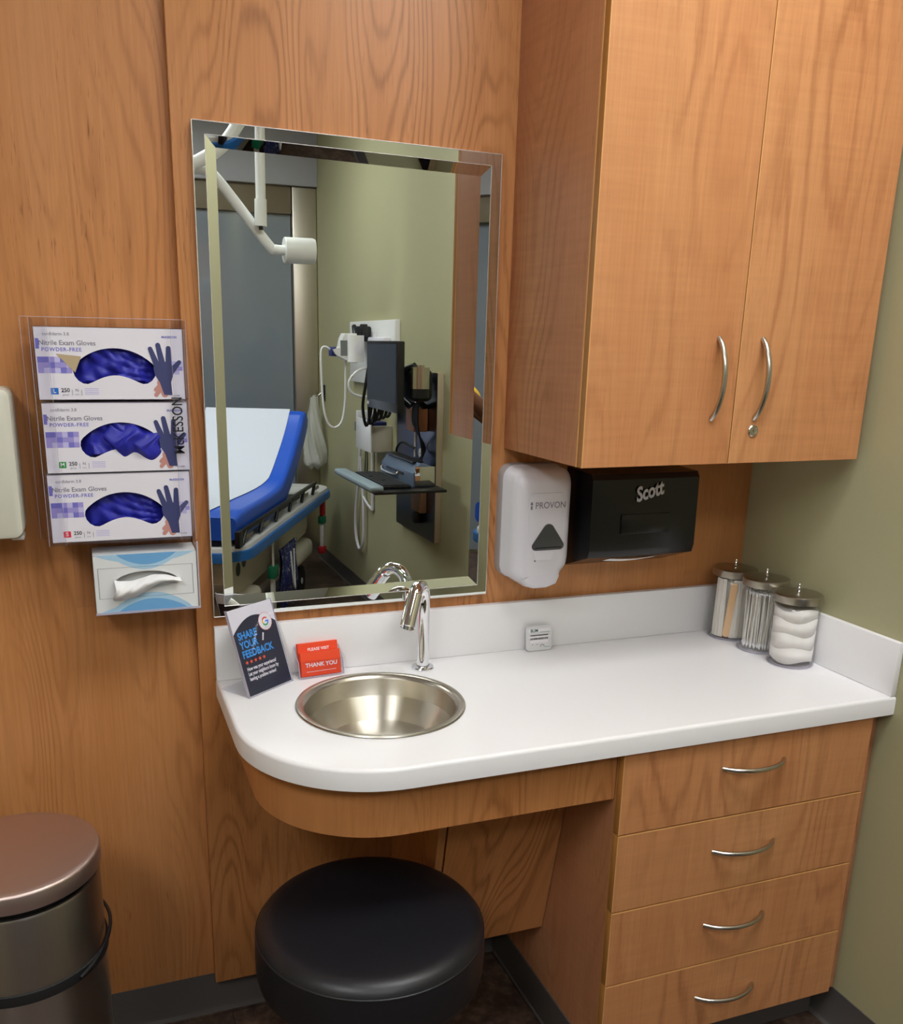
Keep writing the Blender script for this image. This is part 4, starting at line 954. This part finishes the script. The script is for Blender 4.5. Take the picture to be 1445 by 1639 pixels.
MB(M_GREYPL).ball((1.205, -3.098, 1.538), .03, sc=(.85, .4, 1.8)).build('probe_cover_panel', tm)
MB(mat('lcd_grey', (120, 124, 124), .2)).box(1.165, 1.215, -3.2615, -3.2515, 1.50, 1.575).box(1.118, 1.158, -3.155, -3.1485, 1.498, 1.580).build('display', tm)
MB(mat('navy_plastic', (40, 48, 110), .4)).box(1.070, 1.100, -3.235, -3.165, 1.495, 1.545, bev=.005).build('probe_cap', tm)
MB(M_WHITEPL).tube([(1.072, -3.20, 1.53), (1.04, -3.20, 1.545), (1.020, -3.20, 1.52), (1.020, -3.20, 1.40), (1.03, -3.20, 1.22), (1.055, -3.20, 1.13), (1.095, -3.20, 1.105), (1.135, -3.20, 1.14), (1.155, -3.20, 1.25), (1.158, -3.20, 1.40), (1.160, -3.20, 1.472)], .0060, seg=10, smooth_n=6).build('cord', tm)
tag(MB(M_WHITEPL).tube([(1.27, -3.10, 1.44), (1.20, -3.10, 1.42), (1.15, -3.10, 1.36), (1.17, -3.10, 1.30), (1.25, -3.10, 1.28), (1.31, -3.10, 1.30)], .0065, seg=10, smooth_n=6).build('coiled_cord'), 'short white curled cord beside the left edge of the monitor', 'cord')
cp = MB(M_BLACK)
for k in range(6):
    x = 1.17+.022*k; cp.tube([(x+.03, -2.86, 1.50-.02*k), (x, -2.84-.01*k, 1.36), (x-.01+.012*(k % 3), -2.86, 1.24), (x+.02, -2.9, 1.14+.01*k), (x+.05, -2.92, 1.20), (x+.06, -2.9, 1.32)], .0085, seg=8, smooth_n=5)
tag(cp.build('tubing_bundle'), 'black tubing bundle hanging below and behind the monitor', 'tubing')
ws = thing('wipes_box', 'white wall-mounted box with blue mark below the thermometer', 'box', (1.29, -3.10, .985))
MB(M_WHITEPL).box(1.235, XR-.0005, -3.26, -3.235, .985, 1.195, bev=.004).box(1.23, 1.24, -3.235, -2.95, .985, 1.16, bev=.003).build('bracket', ws)
MB(mat('beige_basket', (190, 184, 168), .5)).box(1.2405, XR-.001, -3.23, -2.96, .987, 1.13, bev=.004).build('basket', ws)
MB(mat('navy_plastic'),).box(1.25, 1.33, -3.22, -2.97, 1.1305, 1.15, bev=.003).box(1.2285, 1.2298, -3.262, -3.25, 1.08, 1.13).build('blue_contents', ws)
tag(MB(M_GREYPL).tube([(1.33, -3.50, .95), (1.335, -3.55, .75), (1.335, -3.62, .55), (1.335, -3.62, .40), (1.335, -3.545, .315), (1.335, -3.46, .37), (1.335, -3.44, .55), (1.33, -3.46, .75), (1.32, -3.46, .90)], .0095, seg=10, smooth_n=6).build('wall_hose'), 'pale grey hose loop hanging low on the sage wall', 'hose')
tag(MB(M_GREYPL).cyl((XR-.012, -3.30, .98), (XR-.012, -3.30, .60), .010).tube([(XR-.012, -3.30, .60), (XR-.02, -3.36, .62), (XR-.03, -3.44, .66)], .008).build('conduit'), 'thin grey conduit running down the sage wall under the wipes box', 'conduit')
tag(MB(M_BLACK).tube([(1.352, -3.44, 1.18), (1.352, -3.45, .95), (1.352, -3.47, .80), (1.352, -3.42, .84), (1.35, -3.43, 1.1)], .0035, seg=8, smooth_n=5).build('thin_cable'), 'thin black cable looped on the sage wall left of the keyboard tray', 'cable')
# clear bag on a hook in the far corner
hk = MB(M_BLACK, M_NICKEL).box(XR-.012, XR-.0005, -4.56, -4.48, 1.17, 1.28, bev=.003).tube([(XR-.012, -4.52, 1.23), (XR-.045, -4.52, 1.205), (XR-.05, -4.52, 1.235)], .006, m=1, smooth_n=3)
tag(hk.build('wall_hook'), 'black wall hook holding the plastic bag in the far corner', 'hook')
bg = MB(M_FILM)
def bagf(u, v):
    a = 2*PI*u; w_ = .034+.070*math.sin(min(1, v*1.05)*PI*.55)**1.6 if v < .93 else .100*(1-(v-.93)/.07*.55)
    w_ *= 1+.12*math.sin(5*a+7*v)+.06*math.sin(11*a+19*v)
    return (1.275+w_*math.cos(a)*.75, -4.47+w_*math.sin(a)*.9, 1.205-.50*v+.010*math.sin(4*a))
bg.grid(bagf, 48, 30, closed_u=True)
pb = thing('plastic_bag', 'crumpled clear plastic bag hanging from the hook in the far corner', 'bag', (1.285, -4.47, .70))
bg.build('bag_film', pb)
MB(M_WHITEPL).box(1.25, 1.32, -4.50, -4.44, .72, .80, bev=.01, M=Matrix.Identity(4)).build('bag_contents', pb)

# ---- exam light hanging over the gurney
M_ENAMEL = mat('white_enamel', (226, 228, 224), .3)
el = thing('exam_light', 'white ceiling-hung exam light with bent arm and round counterweight', 'exam light', (.65, -2.9, 2.0))
MB(M_ENAMEL).cyl((.655, -2.9, 2.22), (.66, -2.9, ZC-.03), .024).cyl((.66, -2.9, ZC-.03), (.66, -2.9, ZC), .09, seg=40).build('ceiling_post', el)
MB(M_ENAMEL, M_BLACK).cyl((.652, -2.9, 2.112), (.654, -2.9, 2.235), .0295).cyl((.652, -2.9, 2.095), (.652, -2.9, 2.112), .010, m=1).build('post_sleeve', el)
MB(M_ENAMEL).tube([(.10, -2.95, 2.33), (.33, -2.95, 2.355), (.40, -2.95, 2.352), (.46, -2.95, 2.315), (.69, -2.95, 2.04), (.73, -2.95, 2.012), (.80, -2.95, 2.012)], .025, seg=20, smooth_n=6).build('bent_arm', el)
M1 = Matrix.Translation((.775, -2.95, 2.012)) @ Matrix.Rotation(math.radians(90), 4, 'Y') @ Matrix.Rotation(math.radians(0), 4, 'X')
MB(M_ENAMEL).lathe([(0, 0), (.060, .0), (.0625, .003), (.0625, .145), (.059, .155), (.04, .160), (0, .161)], M=M1, seg=48).build('counterweight', el)
MB(M_ENAMEL).tube([(.62, -2.88, 2.66), (.50, -2.88, 2.48), (.40, -2.88, 2.40), (.20, -2.90, 2.30), (.10, -2.95, 2.27)], .030, seg=20, smooth_n=5).build('upper_arm', el)
MB(M_ENAMEL, mat('lamp_lens', (210, 220, 226), .1)).lathe([(0, .09), (.06, .088), (.12, .06), (.15, .02), (.152, 0), (.14, -.002)], c=(.0, -2.95, 2.26), seg=48).lathe([(.14, 0), (0, .004)], c=(.0, -2.95, 2.257), seg=48, m=1).build('lamp_head', el)

# ---- gurney: X runs from foot to head, Y towards the sage wall
GX, GY = .542, -3.405
grz = math.atan2(-.9, .437)
gu = thing('hospital_gurney', 'white hospital gurney with blue mattress and raised back on wheels', 'gurney', (GX, GY, 0), grz)
M_GWHITE = mat('gurney_white', (226, 226, 222), .35); M_GBLUE = mat('bumper_blue', (36, 104, 176), .4); M_MATT = mat('royal_blue_vinyl', (28, 86, 200), .35, noise=((9, 30, 9), 0, .5))
M_GCREAM = mat('gurney_cream', (222, 218, 202), .45)
def L(mb, name, parent=gu, **k): return mb.build(name, parent, local=True, **k)
HL, HW = 1.03, .36
dl = rrect(-HL, HL, -HW, HW, .14, 10); di = rrect(-HL+.05, HL-.05, -HW+.05, HW-.05, .10, 10)
L(MB(M_GWHITE).prism([dl, di[::-1]], Matrix.Identity(4), .585, .628, bev=.006), 'deck_rail')
L(MB(M_GBLUE).prism([rrect(-HL-.018, HL+.018, -HW-.018, HW+.018, .155, 10), rrect(-HL+.002, HL-.002, -HW+.002, HW-.002, .14, 10)[::-1]], Matrix.Identity(4), .560, .608, bev=.008), 'bumper_strip')
L(MB(M_GWHITE).box(-HL+.05, HL-.05, -HW+.05, HW-.05, .590, .610), 'deck_plate')
# mattress bent up at the back
cl = [(-1.0, .715), (-.6, .715), (-.30, .717), (-.13, .735), (.0, .780), (.15, .862), (.30, .955), (.42, 1.045), (.50, 1.12)]
def smooth_path(p, n=6):
    o = []
    for i in range(len(p)-1):
        p0, p1, p2, p3 = [V((*q, 0)) for q in (p[max(i-1, 0)], p[i], p[i+1], p[min(i+2, len(p)-1)])]
        for k in range(n):
            u = k/n; o.append(.5*((2*p1)+(p2-p0)*u+(2*p0-5*p1+4*p2-p3)*u*u+(3*p1-p0-3*p2+p3)*u**3))
    o.append(V((*p[-1], 0))); return o
cp_ = smooth_path(cl); th_ = .068; hwm = .325
t = bmesh.new(); rings = []
for i, q in enumerate(cp_):
    d_ = (cp_[min(i+1, len(cp_)-1)]-cp_[max(i-1, 0)]).normalized(); nx, nz = -d_.y, d_.x
    e_ = min(1, (min(i, len(cp_)-1-i)+.35)/1.5); s_ = []
    sec = rrect(-hwm, hwm, -th_*(.80 if e_ < 1 else 1), th_*(.80 if e_ < 1 else 1), .03, 4)
    rings.append([t.verts.new((q.x+nx*b, a, q.y+nz*b)) for a, b in sec])
for a, b in zip(rings, rings[1:]):
    for i in range(len(a)):
        j = (i+1) % len(a); t.faces.new((a[i], b[i], b[j], a[j]))
t.faces.new(rings[0]); t.faces.new(rings[-1][::-1]); bmesh.ops.recalc_face_normals(t, faces=t.faces)
mt_ = MB(M_MATT); mt_._add(t); L(mt_, 'mattress', angle=60)
L(MB(M_BLACK).box(0.0, .55, -.26, .26, .612, .632).tube([(.02, .22, .62), (.40, .22, .95)], .012).tube([(.02, -.22, .62), (.40, -.22, .95)], .012), 'backrest_support')
# folded side rail
sr_ = MB(M_BLACK, M_DARKSTEEL); sr_.box(-1.02, .62, .335, .352, .690, .712, m=0, bev=.003)
for k in range(6):
    x = -.98+k*.30; sr_.tube([(x, .345, .64), (x+.05, .347, .70)], .010, seg=8); sr_.box(x+.03, x+.17, .340, .349, .655, .675, m=1)
sr_.box(-1.06, -1.0, .332, .356, .635, .715, bev=.004)
L(sr_, 'side_rail')
L(MB(M_GCREAM, M_BLACK).prism([[(-.98, .44), (-.80, .33), (.1, .35), (.66, .36), (.72, .40), (.72, .46), (.55, .50), (.30, .50), (-.2, .56), (-.85, .56)]], frame((0, -.24, 0), (1, 0, 0), (0, 0, 1), (0, -1, 0)), -.50, 0, bev=.02).prism([circle(-.80, .47, .035)], frame((0, .262, 0), (1, 0, 0), (0, 0, 1), (0, -1, 0)), -.001, 0.0, m=1).prism([circle(-.70, .495, .035)], frame((0, .262, 0), (1, 0, 0), (0, 0, 1), (0, -1, 0)), -.001, 0, m=1), 'base_shell')
L(MB(M_GCREAM).box(-.9, .8, -.22, .22, .17, .25, bev=.03).cyl((-.35, 0, .25), (-.35, 0, .58), .06).cyl((.45, 0, .25), (.45, 0, .58), .06), 'base_frame')
for x in (-.78, .42):
    for y in (-.27, .27):
        wv = L(MB(M_GCREAM).box(x-.20, x+.20, y-.055, y+.055, .225, .345, bev=.04, seg=3), 'wheel_cover')
        w1 = MB(M_BLACKMATTE, M_GREYPL).lathe([(.0, -.018), (.06, -.020), (.095, -.020), (.10, -.014), (.10, .014), (.095, .020), (.06, .020), (0, .018)], M=frame((x, y, .1005), (1, 0, 0), (0, 0, 1), (0, -1, 0)), seg=36)
        w1.cyl((x, y-.024, .10), (x, y+.024, .10), .02, m=1); L(w1, 'wheel')
for x, z0, cols in ((.80, .555, 1), (-.46, .42, 0)):
    s_ = MB(mat('strap_red', (190, 24, 34), .6), mat('strap_green', (20, 120, 84), .5), M_WHITEPL)
    if cols: s_.box(x-.03, x+.03, .335, .362, .455, .575, m=0, bev=.004).box(x-.045, x+.015, .325, .370, .405, .455, m=1, bev=.006).box(x-.035, x+.005, .335, .360, .25, .405, m=2, bev=.004).box(x-.05, x+.01, .325, .370, .205, .250, m=0, bev=.006)
    else: s_.box(x-.035, x+.045, .325, .365, .345, .41, m=1, bev=.004).box(x-.018, x+.020, .335, .352, .16, .345, m=2).box(x-.01, x+.01, .345, .352, .40, .565, m=2)
    L(s_, 'restraint_strap')
# white paper over the mattress
t = MB(mat('exam_paper', (206, 212, 224), .7, noise=((30, 30, 30), .0, .3))); 
def paper(u, v):
    k = u*(len(cp_)-1); i = min(int(k), len(cp_)-2); f = k-i; q = cp_[i].lerp(cp_[i+1], f); d_ = (cp_[i+1]-cp_[i]).normalized()
    yw = -.30+.53*v - .16*max(0, .45-u)*v
    return (q.x-d_.y*(th_+.004), yw, q.y+d_.x*(th_+.004))
t.grid(paper, 60, 16)
pp = t.build('exam_paper_sheet', at=(GX, GY, 0), local=True); pp.rotation_euler = (0, 0, grz)
tag(pp, 'white exam paper sheet spread over the blue gurney mattress', 'paper sheet')
# patterned blue bag hung under the gurney
M_BAG = bpy.data.materials.new('navy_patterned_bag'); M_BAG.use_nodes = True
nt = M_BAG.node_tree; b = nt.nodes['Principled BSDF']; nz = nt.nodes.new('ShaderNodeTexNoise'); nz.inputs['Scale'].default_value = 14; nz.inputs['Detail'].default_value = 3; nz.inputs['Distortion'].default_value = 2
cr = nt.nodes.new('ShaderNodeValToRGB'); el_ = cr.color_ramp.elements; el_[0].position = .60; el_[0].color = (*lin((22, 34, 104)), 1); el_[1].position = .66; el_[1].color = (*lin((210, 214, 224)), 1)
nt.links.new(nz.outputs['Fac'], cr.inputs[0]); nt.links.new(cr.outputs[0], b.inputs['Base Color'])
bb = MB(M_BAG, M_WHITEPL)
bb.grid(lambda u, v: (-.30+.36*u+.02*math.sin(8*v+3*u), .345+.035*math.sin(PI*u)*math.sin(PI*v)+.006*math.sin(14*u+5*v), .46-.36*v*(1-.06*math.sin(5*u))), 30, 24)
bb.grid(lambda u, v: (-.30+.36*u+.02*math.sin(8*v+3*u), .338-.02*math.sin(PI*u)*math.sin(PI*v), .46-.36*v*(1-.06*math.sin(5*u))), 30, 24)
bb.tube([(-.22, .385, .44), (-.24, .40, .30), (-.20, .40, .22), (-.16, .39, .30), (-.15, .385, .44)], .005, seg=8, m=1, smooth_n=4)
ob = bb.build('belongings_bag', at=(GX, GY, 0), local=True); ob.rotation_euler = (0, 0, grz)
tag(ob, 'dark blue patterned drawstring bag hanging under the gurney', 'bag')

# ---- the photographer, seen only in the mirror bevel
def skin_obj(name, verts, edges, radii, mt, parent, root=0, sub=2):
    me = bpy.data.meshes.new(name); me.from_pydata([V(v) for v in verts], edges, [])
    me.materials.append(mt)
    o = bpy.data.objects.new(name, me); COL.objects.link(o)
    me.transform(ROOT[parent.name].inverted()); o.parent = parent
    sm_ = o.modifiers.new('skin', 'SKIN'); sm_.use_smooth_shade = True
    if not me.skin_vertices: pass
    for i, d_ in enumerate(me.skin_vertices[0].data):
        r_ = radii[i]; d_.radius = (r_, r_) if not isinstance(r_, tuple) else r_; d_.use_root = (i == root)
    s2 = o.modifiers.new('sub', 'SUBSURF'); s2.levels = sub; s2.render_levels = sub
    return o
PXo, PYo = -.44, -2.30
ps = thing('person', 'standing person in yellow shirt and dark trousers raising a phone with both hands', 'person', (PXo, PYo, 0))
M_SKIN = mat('brown_skin', (112, 72, 54), .5); M_YEL = mat('yellow_shirt', (222, 176, 40), .8); M_TRS = mat('dark_trousers', (34, 36, 48), .8); M_HAIR = mat('black_hair', (18, 15, 14), .6)
def pp_(x, y, z): return (PXo+x, PYo+y, z)
bv = [pp_(0, 0, .95), pp_(0, 0, 1.15), pp_(0, -.005, 1.38), pp_(0, 0, 1.47), pp_(0, .015, 1.53), pp_(0, .02, 1.60), pp_(0, .015, 1.69),
      pp_(.18, 0, 1.40), pp_(.50, .10, 1.20), pp_(.285, .33, 1.46), pp_(-.18, 0, 1.40), pp_(-.30, .14, 1.21), pp_(.14, .33, 1.46),
      pp_(.09, 0, .88), pp_(.10, .01, .50), pp_(.10, -.01, .09), pp_(.10, .14, .05), pp_(-.09, 0, .88), pp_(-.10, .01, .50), pp_(-.10, -.01, .09), pp_(-.10, .14, .05)]
be = [(0, 1), (1, 2), (2, 3), (3, 4), (4, 5), (5, 6), (2, 7), (7, 8), (8, 9), (2, 10), (10, 11), (11, 12), (0, 13), (13, 14), (14, 15), (15, 16), (0, 17), (17, 18), (18, 19), (19, 20)]
br = [.13, .11, .12, .06, .062, .088, .075, .055, .043, .027, .055, .043, .027, .08, .055, .038, .03, .08, .055, .038, .03]
body = skin_obj('body', bv, be, br, M_SKIN, ps)
for s, wx in ((1, .285), (-1, .14)):
    hv = [pp_(wx, .33, 1.46), pp_(wx-.006*s, .348, 1.49)]; he = [(0, 1)]; hr = [.026, .03]
    for k in range(4):
        i0 = len(hv); fx = wx-.028*s*0+(-.024+.016*k)*s
        hv += [pp_(fx, .356, 1.515), pp_(fx-.006*s, .374, 1.535-.003*abs(k-1.5)), pp_(fx-.016*s, .384, 1.545), pp_(fx-.022*s, .386, 1.538)]
        he += [(1, i0), (i0, i0+1), (i0+1, i0+2), (i0+2, i0+3)]; hr += [.0105, .0092, .0085, .0078]
    i0 = len(hv); hv += [pp_(wx-.03*s, .352, 1.48), pp_(wx-.045*s, .350, 1.50), pp_(wx-.055*s, .352, 1.515)]; he += [(1, i0), (i0, i0+1), (i0+1, i0+2)]; hr += [.013, .011, .009]
    skin_obj('hand', hv, he, hr, M_SKIN, ps)
skin_obj('shirt', [pp_(0, 0, .93), pp_(0, 0, 1.15), pp_(0, -.005, 1.38), pp_(.185, 0, 1.40), pp_(.37, .055, 1.29), pp_(-.185, 0, 1.40), pp_(-.25, .075, 1.30)], [(0, 1), (1, 2), (2, 3), (3, 4), (2, 5), (5, 6)], [.155, .135, .135, .075, .062, .075, .07], M_YEL, ps)
skin_obj('trousers', [pp_(0, 0, .96), pp_(.09, 0, .86), pp_(.10, .01, .50), pp_(.10, -.01, .10), pp_(-.09, 0, .86), pp_(-.10, .01, .50), pp_(-.10, -.01, .10)], [(0, 1), (1, 2), (2, 3), (0, 4), (4, 5), (5, 6)], [.14, .10, .075, .06, .10, .075, .06], M_TRS, ps)
for s in (-1, 1): MB(M_BLACKMATTE).box(PXo+s*.10-.05, PXo+s*.10+.05, PYo-.08, PYo+.20, .0006, .075, bev=.03, seg=3).build('shoe', ps)
MB(M_HAIR).ball(pp_(0, -.005, 1.675), .105, sc=(.88, 1.0, .92)).build('hair', ps)
fc = MB(M_SKIN, mat('eye_white', (230, 230, 230), .3), M_BLACK, mat('lips', (120, 62, 56), .5))
fc.ball(pp_(0, .03, 1.635), .09, sc=(.82, .95, 1.18)).ball(pp_(0, .118, 1.625), .014, sc=(.8, 1, 1.5)).ball(pp_(.074, .02, 1.63), .02, sc=(.5, .8, 1.5)).ball(pp_(-.074, .02, 1.63), .02, sc=(.5, .8, 1.5))
for s in (-1, 1): fc.ball(pp_(s*.03, .103, 1.65), .012, m=1, sc=(1.1, .7, .7)).ball(pp_(s*.03, .111, 1.65), .006, m=2, sc=(1, .6, 1))
fc.ball(pp_(0, .105, 1.588), .02, m=3, sc=(1.1, .5, .3)); fc.build('face', ps)
ph = thing('smartphone', 'black smartphone held up in both hands of the person', 'phone', (-.222, -1.925, 1.50))
MB(M_BLACK).box(-.262, -.184, -1.921, -1.912, 1.455, 1.585, bev=.003).build('phone_body', ph)
MB(mat('lens_glass', (20, 24, 40), .05)).cyl((-.222, -1.9117, 1.568), (-.222, -1.9107, 1.568), .007).build('phone_lens', ph)
